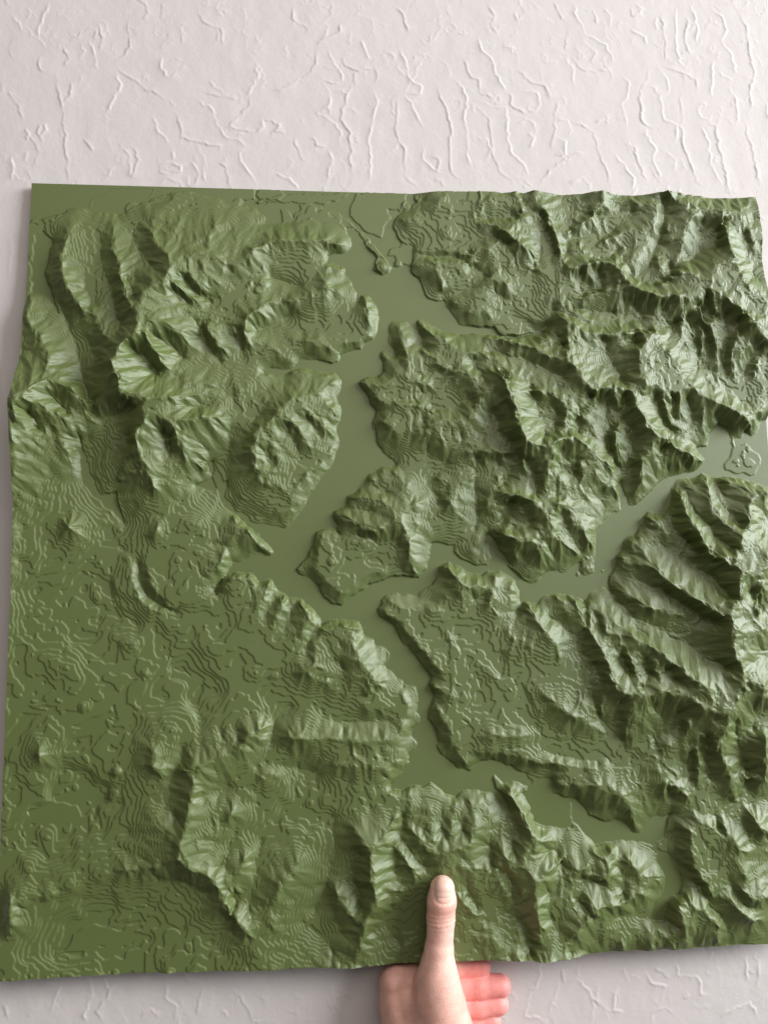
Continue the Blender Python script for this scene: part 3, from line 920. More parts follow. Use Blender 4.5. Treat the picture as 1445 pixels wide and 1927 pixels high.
VALLEYS = '''
W 590 130 6 620 200 5.5 640 290 5
W 690 180 6 720 220 5.5 800 200 6.5 900 160 7
W 780 300 7.5 840 290 8 880 270 7
W 730 350 8 740 400 7
W 800 340 9 810 390 7.5
W 700 480 6 780 500 6.5 860 500 7 950 500 8
W 320 210 5 400 215 6 470 250 6
W 240 230 4 300 260 5
W 560 420 4.5 500 480 3.5 560 500 3.5
V 1080 960 10 1110 1030 7 1130 1090 5
V 1150 930 8 1205 1005 5
V 990 1050 9.5 1030 1110 6
R 440 430 4.5 430 520 4.5
R 350 520 4 380 600 4.4 330 620 4.4
R 560 700 5 600 760 5 700 770 5
Q 518 235 1.6 523 300 1.2 548 358 1.2 600 398 2 660 420 2.6
Q 420 250 1.6 410 330 1.4 440 430 1.6 520 470 1.8
Q 1035 330 3 1020 390 4 990 440 4
Q 1100 380 3.5 1090 440 4.5 1060 500 4.5
Q 1200 470 3 1170 520 4.5 1150 570 4.5
Q 1290 640 5 1260 600 5.5
Q 380 80 2.4 430 130 1.8 470 190 1.8
Q 820 350 2 800 320 3
A 330 700 1 380 850 1.5 420 950 2 450 1100 3 520 1320 3
D 480 60 2 500 250 1
A 540 330 3 560 500 4 600 600 6 640 760 8 660 830 11
A 460 480 5 480 640 5 500 720 5
A 470 880 4 540 1000 6
A 720 330 3 760 420 6 820 490 9
A 690 560 9 730 680 14
A 1000 560 12 1080 650 8 1150 690 5
A 950 620 13 1030 700 8
A 720 930 14 790 990 10 860 1080 5
A 820 890 15 900 900 10 1000 1000 5
A 1100 830 5 1130 930 4 1200 1020 2.5
A 1300 870 4 1320 1000 3
A 160 1290 15 210 1380 10
A 280 1190 12 370 1290 8
A 560 1330 4 640 1300 6 720 1250 11
A 880 1390 14 900 1445 10
A 1000 1250 12 1130 1260 8
D 640 120 4 700 60 6
D 900 40 9 930 150 5
D 1260 20 5 1240 150 3 1220 280 1
B 80 560 1.5 200 590 1.5 260 600 2
B 0 850 1 120 800 1 200 760 1.5 
B 420 540 4 400 480 3
B 30 1300 7 0 1330 6
B 830 370 1 900 440 2 1080 445 3 1180 430 4
B 1080 440 3 1230 530 4 1250 560 4
B 1180 240 5 1240 230 6 1340 230 7 1445 220 7
B 1130 330 5 1200 350 6 1300 320 7
B 1010 640 1.5 1080 650 3 1180 610 4
B 1300 640 5 1400 690 4 1445 700 4
B 930 970 4 870 900 2
B 900 1100 6 980 1070 8 1080 1060 9
B 900 1180 5 1000 1200 7 1150 1200 9
B 950 1280 5 1100 1250 7 1180 1220 9
B 1180 1000 7 1230 1090 10
B 1270 960 7 1340 970 8
B 1330 1080 9 1350 1150 12
B 1290 1280 9 1330 1400 9
C 100 130 6 120 170 6
C 210 280 5 200 440 4 150 540 4
C 380 200 5 340 440 5
C 420 220 6 700 200 6 600 300 5.5 480 400 6
C 880 130 8 860 330 6 800 480 7 740 540 8
C 1080 260 8 1070 400 8 1000 470 8
C 1180 250 9 1160 400 9
C 1310 320 11 1340 450 11 1370 560 11
C 680 530 8 760 590 9 900 580 10
C 900 490 7 920 560 9
C 540 620 6 480 640 5 400 660 5
C 700 700 7 760 780 6 680 800 6 560 760 6
C 950 800 7 900 830 8
C 1000 760 9 1050 900 6.5 1060 1050 6
C 1050 700 10 1100 860 7.5 1120 1000 6
C 1100 660 12 1140 800 9
C 1220 760 11 1210 900 8 1190 1080 6
C 1290 760 13 1270 880 9
C 1400 920 11 1340 1000 7 1300 1100 6
C 60 760 2 200 790 3 240 830 1
C 300 870 7 330 930 8
C 100 990 7 250 1060 9 330 1100 10
C 540 890 9 600 1030 8.5 650 1120 9
C 490 990 11 510 1040 11
C 150 1150 8 200 1300 9 230 1420 9
C 290 1280 8 280 1380 7
C 420 1280 8 400 1400 7
C 470 1200 8 560 1300 7 600 1400 7
C 560 1190 10 570 1260 7
C 660 1200 10 650 1350 7.5
C 840 1200 9 850 1300 8 930 1400 5
C 920 1210 9 930 1330 6
C 1000 1220 8 1030 1350 5
C 1150 1300 6 1180 1390 2
C 1190 1150 7 1260 1200 7 1340 1240 6
E 870 130 6 1040 210 4 930 320 1.5
E 1200 180 6 1190 300 4 1200 420 3 1190 560 1.5
E 1290 190 8 1330 220 7
E 1000 400 3 960 360 2
E 1400 420 4 1330 540 2
E 640 340 4 720 370 4
E 550 450 5 640 470 6
E 560 600 5 680 650 5 770 620 6 760 720 4
E 620 740 3 750 770 3
E 1180 950 5 1250 930 6
E 900 950 2 990 960 3.5
F 40 60 9 40 250 6 0 320 4
F 70 150 9 170 260 8 180 380 7
F 320 130 12 310 250 9
F 560 20 7 580 130 4 620 230 1
F 700 20 7 690 200 4 690 330 2
F 900 50 8 860 150 6
F 390 170 10 400 280 7
F 300 370 9 290 400 9
F 310 480 8 370 600 6 430 690 2
F 110 440 8 150 540 7 60 560 6
F 300 560 8 320 600 7
F 100 700 5 130 800 2
F 270 700 5 280 780 2
F 990 345 3 1010 430 7 1100 540 10 1180 620 12 1260 680 17
F 1170 320 4 1180 420 9 1250 500 11 1300 570 14
F 940 400 4 920 560 5 1040 660 9 1150 740 13
F 850 650 5 1000 720 8 1150 850 10.5 1240 950 16
F 610 850 2 680 830 5 850 880 8 960 960 9 1100 1050 12 1180 1080 16
F 600 950 2 700 1040 6 850 1110 8 1000 1200 9.5 1150 1280 13 1220 1330 16
F 700 1090 7 760 1130 8
F 450 1020 4 440 1140 5 420 1240 4 500 1300 6 540 1400 7
F 510 1040 5 530 1110 6
F 640 1250 8 680 1350 9
F 770 1270 11 800 1360 10
F 880 1330 13 960 1400 14
F 1380 1250 15 1445 1220 13
F 1400 1000 14 1350 900 16 1370 1020 15
F 1420 500 8 1400 600 12
F 250 1050 3 310 1070 3 370 1130 4
F 230 1000 4 260 1060 3
I 500 60 7 490 150 5 560 330 4
I 640 150 9 620 250 6 640 350 4
I 820 160 11 870 260 8 820 350 5
I 960 200 11 950 300 7
I 1110 330 11 1100 450 7 1120 560 5
I 1020 420 6 1020 580 5
I 1260 260 14 1280 400 8 1310 500 5 1330 640 3
I 1400 180 12 1360 300 9
I 900 620 5 910 680 3
I 200 400 4 300 440 3 500 470 4 580 460 4
I 100 500 2 210 500 2.5 260 510 2
I 60 780 4 80 880 5 50 960 5
I 230 970 5 300 960 3 320 1050 4
I 240 1180 9 260 1300 8 300 1400 7
I 40 1170 6 60 1300 5 80 1420 5
I 420 1110 6 540 1140 6
I 400 1220 6 450 1270 7 480 1320 8
I 640 1020 5 660 1130 5 650 1220 5
I 620 1310 4 760 1300 2
I 930 780 2 940 900 2.5 920 960 2
I 960 1020 2 1050 1120 4 1130 1260 5 1250 1400 5
I 1150 760 4 1170 850 5
I 1300 760 5 1330 870 6
I 1230 1120 6 1250 1170 6 1340 1270 7
I 1290 650 3 1200 760 4
I 1330 700 3.5 1420 680 4
G 1000 400 3 970 480 3.5 930 560 3 900 700 3.5 960 780 5
G 1290 300 4 1300 380 6
G 1200 310 3.5 1215 390 6
G 1090 640 7 1180 640 3.5 1250 600 2.5
G 850 1110 4 1000 1120 5 1130 1180 5
G 110 1270 4 250 1240 3.5 450 1200 3 560 1150 3
G 1200 1060 7 1240 960 5 1280 860 3
G 1400 1020 3 1380 1150 4 1350 1280 4
G 0 1180 1 15 1300 1 0 1400 1.5
H 0 1060 4 30 900 2 150 850 2
H 420 760 1.5 440 900 1.5 430 1000 1.2 380 1150 0.8 320 1290 0.8
H 560 960 5 520 1060 4 560 1180 6 560 1260 6
H 740 920 7 760 1080 6 800 1140 6
H 800 760 2 790 900 4 840 960 6
H 920 830 6 900 870 7
H 1010 760 5 1020 880 7
H 1120 800 6 1130 870 7.5
H 880 1010 7 930 1060 7
H 1150 1150 5 1200 1280 4
H 620 1400 8 700 1350 6 750 1250 6
H 420 1280 5 470 1400 6
H 250 1330 2.5 330 1400 2 400 1440 3
H 1270 920 4 1290 1050 4
H 100 480 1.5 200 500 1.5 350 550 2
H 200 170 1.5 100 250 1.5 80 380 1.2
H 350 180 2.5 450 260 2.5 600 260 3 740 250 3
K 480 560 4 560 640 4
K 30 560 3 100 700 4
K 1280 420 5 1400 500 4.5 1440 700 4
J 1290 130 4 1250 330 4 1150 450 2.5
'''
LOW = '''
D 130 600 1.2 110 750 1.5 250 700 1.5 90 900 1.3 200 900 1 350 950 1 450 800 1.6
D 150 1050 1.8 300 1050 1.6 500 1050 1.6 600 950 1.8 520 1150 1.8 700 1060 2.2
D 100 1300 2.2 250 1400 2 480 1290 1.5 620 1280 1.8 850 1100 2 900 1220 2 1000 1300 2
D 1050 1100 2.5 1200 1100 2.8 1150 1280 2.4 1300 1250 2.6 1400 1150 3 1100 1420 1.8
G 60 150 2 200 100 2 330 250 2.2 560 250 1.6 700 200 1.6 900 130 1.6 1050 150 1.6 1100 60 1.2
G 100 350 1.6 400 350 1.8 550 350 1.3 640 420 1.5 720 450 1.8 350 520 1 250 600 0.9 500 640 1.1
G 90 560 1.5 60 650 1.4 450 750 0.7 550 850 0.9 650 700 1.2 700 850 1.5 400 950 0.8 150 950 1 250 1000 1.1
G 60 780 1.1 600 950 1.4
G 1300 560 2 1400 500 1.6 1400 700 1.2 1445 850 1
J 300 230 2.6 450 180 2 700 200 1.8 900 270 1.6 600 270 1.2 300 330 1.6 150 500 2.2 400 560 1.4 700 520 1.6 900 450 1.8 1000 350 1.6 800 320 1 1050 480 2
E 900 1150 3.4 1000 1120 3.2 1100 1150 3 1200 1120 3.2 1280 1220 3.6 1180 1380 3.8 1300 1400 4
H 60 130 1.5 330 130 2.6 420 200 2.6 480 300 2.4 650 250 3.6 700 290 3.6 60 470 1.4 250 630 1.8 300 730 2 180 760 1.2 620 730 3
H 1100 120 4 1150 200 4 1300 90 4.2 1250 200 4 1150 320 4 1060 400 4 1400 150 4.5 1300 300 5 1400 310 6 1420 400 5 1250 420 4.5
I 60 60 4.5 100 130 4.2 60 200 4.5 150 250 4.5 250 270 4 380 340 4 480 340 4.2 600 450 4.2 700 450 4.8 330 420 4 30 320 6 30 400 4
'''
N = 1000
LAYER = 0.50       # mm, height of one printed layer


def to_grid(key, x, y, h):
    ox, oy, s = TILE[key]
    p = ray(ox + x / s, oy + y / s, -h / 1000.0)
    return (p[0] + S / 2) / S * (N - 1), (S / 2 - p[2]) / S * (N - 1)


GAIN = {'A': 0.96, 'D': 0.88, 'C': 1.2, 'F': 1.28, 'I': 1.18, 'B': 0.88, 'E': 0.88, 'H': 0.95, 'G': 0.9, 'J': 0.9, 'V': 0.85, 'R': 0.9}


def parse_lines(text, gain=1.0):
    out = []
    for ln in text.strip().splitlines():
        v = numbers(ln[1:])
        g = gain * GAIN.get(ln[0], 1.0)
        if ln[0] == 'G':
            g *= 1.12
        q = np.array([to_grid(ln[0], a, b, c * g) + (c * g,) for a, b, c in zip(v[::3], v[1::3], v[2::3])])
        q[:, :2] = np.where((q[:, :2] > -16) & (q[:, :2] < N + 15), np.clip(q[:, :2], 0, N - 1), q[:, :2])
        out.append(q)
    return out


def parse_outline(text):
    pts = []
    for ln in text.strip().splitlines():
        v = numbers(ln[1:])
        pts += [to_grid(ln[0], a, b, 0) for a, b in zip(v[::2], v[1::2])]
    return np.array(pts)


def wander(p, amp, k, closed=False):
    """Subdivide a polyline into short steps and let it wander a little, as coasts and crests do."""
    q = np.vstack([p, p[:1]]) if closed else p
    out = [q[0]]
    for a, b in zip(q[:-1], q[1:]):
        L = np.hypot(*(b - a)[:2]); m = max(1, int(L / 6))
        for j in range(1, m + 1):
            c = a + (b - a) * j / m
            if j < m:
                c = c.copy(); c[:2] += k.normal(0, amp, 2)
            out.append(c)
    return np.array(out)


def fill(p):
    """Even-odd polygon mask on the grid (scanlines)."""
    m = np.zeros((N, N), bool)
    x0, y0 = p[:, 0], p[:, 1]; x1, y1 = np.roll(x0, -1), np.roll(y0, -1)
    for r in range(max(0, int(y0.min())), min(N - 1, int(y0.max()) + 1) + 1):
        hit = (y0 <= r) != (y1 <= r)
        if not hit.any():
            continue
        xc = np.sort(x0[hit] + (r - y0[hit]) / (y1[hit] - y0[hit]) * (x1[hit] - x0[hit]))
        for a, b in zip(xc[::2], xc[1::2]):
            a = max(0, int(math.ceil(a))); b = min(N - 1, int(math.floor(b)))
            if b >= a:
                m[r, a:b + 1] = True
    return m


def interpolate(val, known, sag=None):
    """Membrane through the known cells, solved coarse to fine; sag lets it hang between them, as valleys do."""
    g = np.zeros(val.shape) if sag is None else sag
    levels = [((val * known).astype(np.float32), known.astype(np.float32), np.asarray(g, np.float32))]
    f = lambda a: a[::2, ::2] + a[1::2, ::2] + a[::2, 1::2] + a[1::2, 1::2]
    while min(levels[-1][0].shape) > 40:
        v, w, g = levels[-1]
        if v.shape[0] % 2:
            v, w, g = (np.pad(q, ((0, 1), (0, 1)), mode=m) for q, m in ((v, 'constant'), (w, 'constant'), (g, 'edge')))
        levels.append((f(v), f(w), f(g)))        # the sum of four cells is the load of one coarse cell
    u = None
    for i, (v, w, g) in enumerate(reversed(levels)):
        k = w > 0; t = np.where(k, v / np.maximum(w, 1e-9), 0).astype(np.float32)
        if u is None:
            u = np.full(v.shape, t[k].mean(), np.float32)
        else:
            u = np.repeat(np.repeat(u, 2, 0), 2, 1)[:v.shape[0], :v.shape[1]]
        u[k] = t[k]; g = g * np.float32(0.25)
        for _ in range(300 if i < 3 else 80):
            p = np.pad(u, 1, mode='edge')
            u = np.float32(0.25) * (p[:-2, 1:-1] + p[2:, 1:-1] + p[1:-1, :-2] + p[1:-1, 2:]) - g
            if sag is not None:
                np.maximum(u, 0.5, out=u)
            u[k] = t[k]
    return u


def spurs(h, gx0, gy0, lam, strength, seed):
    """Gullies and spurs that run down the slope: sharp waves across the fall line, blended between scattered cells."""
    hb = blur(h, int(max(3, lam * lam / 60)))
    gy, gx = np.gradient(hb); s = np.hypot(gx, gy) + 1e-6
    px, py = -gy / s, gx / s                        # along the contour
    r = np.random.default_rng(seed); n = 64
    jx, jy = r.uniform(-0.5, 0.5, (n, n)), r.uniform(-0.5, 0.5, (n, n))
    cell = lam * 1.15
    yy, xx = np.mgrid[0:N, 0:N].astype(np.float32)
    px, py = px.astype(np.float32), py.astype(np.float32)
    u, v = xx / cell, yy / cell; iu, iv = np.rint(u).astype(int), np.rint(v).astype(int)
    Cc = np.zeros((N, N), np.float32); Ss = np.zeros((N, N), np.float32)
    for a in (-1, 0, 1):
        for b in (-1, 0, 1):
            ku, kv = iu + a, iv + b
            dx = (u - ku - jx[kv % n, ku % n].astype(np.float32)) * cell; dy = (v - kv - jy[kv % n, ku % n].astype(np.float32)) * cell
            w = np.exp(-(dx * dx + dy * dy) / (cell * cell) * 2.2)
            ph = (dx * px + dy * py) * (2 * math.pi / lam)
            Cc += w * np.cos(ph); Ss += w * np.sin(ph)
    ph = np.abs(np.arctan2(Ss, Cc)) / math.pi       # 0 on a spur, 1 in a gully
    mag = np.clip(np.hypot(Cc, Ss) * 1.6, 0, 1)
    prof = 1 - 2 * ph
    return strength * s * lam * prof * mag


def terrain_height():
    k = np.random.default_rng(12)
    yy, xx = np.mgrid[0:N, 0:N].astype(float)
    gx, gy = xx / N * 20 + 30, yy / N * 20 + 30
    acc = np.zeros((N, N)); cnt = np.zeros((N, N))

    def draw(p):
        for a, b in zip(p[:-1], p[1:]):
            m = int(max(abs(b - a)[:2]) * 1.5) + 2
            t = np.linspace(0, 1, m)[:, None]; c = a + (b - a) * t
            i = np.rint(c[:, 1]).astype(int); j = np.rint(c[:, 0]).astype(int)
            ok = (i >= 0) & (i < N) & (j >= 0) & (j < N)
            np.maximum.at(acc, (i[ok], j[ok]), c[ok, 2]); cnt[i[ok], j[ok]] = 1
    water = fill(wander(parse_outline(WATER), 1.1, k, True))
    lake = np.full((N, N), -1.0)
    for hgt, o in LAKES:
        m = fill(wander(parse_outline(o), 1.2, k, True)); lake[m] = hgt
    lake[water] = 0
    for p in parse_lines(VALLEYS, 0.83):
        draw(wander(p, 1.6, k))
    for p in parse_lines(RIDGES):
        q = wander(p, 0.9, k)
        q[:, 2] *= 1 + k.normal(0, 0.035, len(q))
        draw(q)
    for ln in LOW.strip().splitlines():
        v = numbers(ln[1:])
        for a, b, c in zip(v[::3], v[1::3], v[2::3]):
            x, y = to_grid(ln[0], a, b, c)
            if 0 <= x < N and 0 <= y < N:
                acc[int(y), int(x)] = c; cnt[int(y), int(x)] = 1
    # the drawn coast stands one layer above the water
    inside = lake >= 0
    acc[inside] = lake[inside]; cnt[inside] = 1
    h = interpolate(acc, cnt > 0)
    h = interpolate(acc, cnt > 0, 0.0055 * np.clip((blur(h, 8) - 2.5) / 7, 0, 1))
    h = blur(h, 4)
    # relief between the traced crests
    wet = 1 - blur(inside.astype(float), 10); wet = np.clip(wet * 2 - 0.9, 0, 1)
    cover = np.clip((h - 1.2) / 3.5, 0, 1) * wet
    h = h + cover * spurs(h, 0, 0, 29, 0.085, 101)
    h = h + cover * spurs(h, 0, 0, 15, 0.09, 102)
    h = h + cover * spurs(h, 0, 0, 7.5, 0.035, 103)
    wx = fbm(gx * 1.2, gy * 1.2, 5, 3) * 1.6; wy = fbm(gx * 1.2, gy * 1.2, 9, 3) * 1.6
    fine = fbm(gx * 3.5 + wx, gy * 3.5 + wy, 41, 4, 0.55)
    hill = np.clip((h - 2.5) / 6, 0, 1)
    flat = 1 - np.clip((h - 1.5) / 5, 0, 1)
    gr = np.hypot(*np.gradient(blur(h, 6)))
    calm = np.exp(-(gr / 0.22) ** 2) * np.clip((h - 3.5) / 4, 0, 1) * wet
    rid = 1 - 2.4 * np.abs(fbm(gx * 2.3 + wx * 0.9, gy * 1.35 + wy * 0.9, 33, 2, 0.4))
    d = h + hill * fine * 0.02 * h + calm * 0.8 * (rid - 0.2)
    rx, ry = 0.85 * gx - 0.52 * gy + 60, 0.52 * gx + 0.85 * gy
    low = 0.85 * lattice(rx * 0.6 + 0.4 * wx, ry * 0.6 + 0.4 * wy, 54) + 0.75 * fbm(rx * 1.5 + wx * 0.8, ry * 1.5 + wy * 0.8, 55, 3, 0.42)
    d = d + (0.12 + 0.88 * flat) * low * 1.35 + 0.35
    land = 1 - blur(inside.astype(float), 6)
    land = np.clip(land * 2 - 0.35, 0, 1)
    h = np.where(inside, np.maximum(lake, 0), np.maximum(d * land + h * (1 - land), 0.1))
    for hgt, o in STEPS:
        m = fill(wander(parse_outline(o), 1.3, k, True)) & inside
        h = h + np.where(m, hgt, 0)
    for key, x, y, r, top in KNOBS:
        cx, cy = to_grid(key, x, y, top)
        rr = r * 0.95
        dd = np.hypot(xx - cx, yy - cy) / rr * (1 + 0.5 * lattice(gx * 5, gy * 5, 91) + 0.2 * lattice(gx * 13, gy * 13, 92))
        h = h + 0.8 * top * np.clip(1 - dd * dd, 0, 1) ** 2
    smooth_h = h.copy()
    # printed layers: flat treads with short risers, lost where the slope is too steep for them to show
    q = h / LAYER; f = q - np.floor(q)
    gyv, gxv = np.gradient(blur(h, 1)); slope = np.hypot(gxv, gyv)
    wdt = np.clip(slope / LAYER * 1.15, 0.02, 1.0)
    s = np.clip((f - (1 - wdt)) / wdt, 0, 1); s = s * s * (3 - 2 * s)
    t = LAYER * (np.floor(q) + s)
    keep = np.clip((0.75 - slope / LAYER) / 0.25, 0, 1)
    h = h + (t - h) * keep
    # strands left by the nozzle: level across faces that look sideways, upright on faces that look up or down
    n1 = blur1(blur1(k.normal(0, 1, (N, N)), 40, 1), 1, 0); n1 /= n1.std()
    n2 = blur1(blur1(k.normal(0, 1, (N, N)), 40, 0), 1, 1); n2 /= n2.std()
    ax = np.abs(gxv) / (slope + 1e-6); ay = np.abs(gyv) / (slope + 1e-6)
    st = np.clip(slope / LAYER - 0.5, 0, 1.4)
    h = h + st * 0.14 * (n1 * ax ** 2 + n2 * ay ** 2)
    return h


def build_map():
    root = bpy.data.objects.new('relief_map', None); sc.collection.objects.link(root)
    root.location = (0, 0, -S / 2)
    root['label'] = 'large square olive green 3D printed terrain relief map held against the white wall'
    root['category'] = 'relief map'
    h = terrain_height() / 1000.0
    x = np.linspace(-S / 2, S / 2, N); z = np.linspace(S / 2, -S / 2, N)
    X, Z = np.meshgrid(x, z)
    off = S / 2
    link('terrain_surface', grid_mesh('terrain_surface', X, -h, Z + off), GREEN, root)
    # slab: four side skirts that follow the terrain edge, and the back
    e = 1e-5
    for nm, hx, zz, hh, flip in (('side_edge', x, np.full(N, S / 2), h[0], True), ('side_edge', x, np.full(N, -S / 2), h[-1], False),
                                 ('side_edge', np.full(N, -S / 2), z, h[:, 0], False), ('side_edge', np.full(N, S / 2), z, h[:, -1], True)):
        A = np.stack([hx, hx]); Y = np.stack([-hh, np.full(N, TH)]); Zz = np.stack([zz, zz]) + off
        if not flip:
            A, Y, Zz = A[::-1], Y[::-1], Zz[::-1]
        link(nm, grid_mesh(nm, A, Y, Zz, False), GREEN, root)
    b = np.array([[-S / 2, S / 2]] * 2); c = np.array([[-S / 2] * 2, [S / 2] * 2]) + off
    link('back_panel', grid_mesh('back_panel', b, np.full((2, 2), TH), c, False), GREEN, root)


build_map()
# ------------------------------------------------------------------ hand
def skin_material():
    m, nt, p = new_mat('skin')
    at = nt.nodes.new('ShaderNodeVertexColor'); at.layer_name = 'tint'
    tc = nt.nodes.new('ShaderNodeTexCoord')
    n1 = nt.nodes.new('ShaderNodeTexNoise'); n1.inputs['Scale'].default_value = 110; n1.inputs['Detail'].default_value = 4
    nt.links.new(tc.outputs['Object'], n1.inputs['Vector'])
    hs = nt.nodes.new('ShaderNodeHueSaturation')
    mr = nt.nodes.new('ShaderNodeMapRange'); mr.inputs['From Min'].default_value = 0.3; mr.inputs['From Max'].default_value = 0.7
    mr.inputs['To Min'].default_value = 0.82; mr.inputs['To Max'].default_value = 1.12
    nt.links.new(n1.outputs['Fac'], mr.inputs['Value']); nt.links.new(mr.outputs['Result'], hs.inputs['Value'])
    nt.links.new(at.outputs['Color'], hs.inputs['Color']); nt.links.new(hs.outputs['Color'], p.inputs['Base Color'])
    p.inputs['Subsurface Weight'].default_value = 0.35; p.inputs['Subsurface Radius'].default_value = (1.0, 0.32, 0.18)
    p.inputs['Subsurface Scale'].default_value = 0.004
    p.inputs['Roughness'].default_value = 0.48; p.inputs['Specular IOR Level'].default_value = 0.4
    v = nt.nodes.new('ShaderNodeTexVoronoi'); v.inputs['Scale'].default_value = 950
    nt.links.new(tc.outputs['Object'], v.inputs['Vector'])
    mp = nt.nodes.new('ShaderNodeMapping'); mp.inputs['Scale'].default_value = (160, 160, 700)
    nt.links.new(tc.outputs['Object'], mp.inputs['Vector'])
    n2 = nt.nodes.new('ShaderNodeTexNoise'); n2.inputs['Scale'].default_value = 1; n2.inputs['Detail'].default_value = 3
    nt.links.new(mp.outputs['Vector'], n2.inputs['Vector'])
    ad = nt.nodes.new('ShaderNodeMath'); ad.operation = 'ADD'
    nt.links.new(v.outputs['Distance'], ad.inputs[0]); nt.links.new(n2.outputs['Fac'], ad.inputs[1])
    b = nt.nodes.new('ShaderNodeBump'); b.inputs['Strength'].default_value = 0.4; b.inputs['Distance'].default_value = 0.0003
    nt.links.new(ad.outputs[0], b.inputs['Height']); nt.links.new(b.outputs['Normal'], p.inputs['Normal'])
    return m


def nail_material():
    m, nt, p = new_mat('thumb_nail')
    p.inputs['Base Color'].default_value = (0.80, 0.52, 0.43, 1); p.inputs['Roughness'].default_value = 0.3
    p.inputs['Subsurface Weight'].default_value = 0.3; p.inputs['Subsurface Scale'].default_value = 0.002
    return m


THUMB = [(832, 1672, -15.6, 8.2), (831, 1696, -15.6, 9.4), (829, 1728, -15.0, 9.4), (828, 1756, -14.6, 8.4), (826, 1785, -14.6, 9.2),
         (824, 1815, -14.0, 11.0), (823, 1850, -13, 13.5)]
THENAR = [(823, 1850, -13, 13.5), (828, 1890, -13, 16.5), (832, 1940, -12, 20), (838, 2010, -11, 22)]
BACK = [(746, 1850, 1, 11.5), (752, 1885, 1, 14.0), (772, 1940, -1, 18), (805, 2010, -5, 22)]
ARM = [(820, 2010, -8, 24), (838, 2080, -10, 25), (848, 2170, -13, 27)]
INDEX = [(748, 1848, 3, 10.5), (800, 1826, 7, 8.6), (850, 1819, 9.4, 7.8), (903, 1819, 9.4, 7.2)]
MIDDLE = [(752, 1885, 4, 12), (815, 1866, 8, 9), (872, 1858, 8, 8.0), (900, 1857, 7.6, 8.1), (940, 1855, 7.4, 7.7)]
RING = [(770, 1925, 2, 12), (815, 1905, 7, 9), (868, 1896, 7.8, 7.7), (900, 1894, 7.4, 7.8), (936, 1889, 7.2, 7.5)]
PINKY = [(790, 1955, 0, 12), (820, 1938, 6, 8.5), (870, 1930, 7.6, 6.9), (895, 1927, 7.4, 7.0), (924, 1920, 7.2, 6.6)]


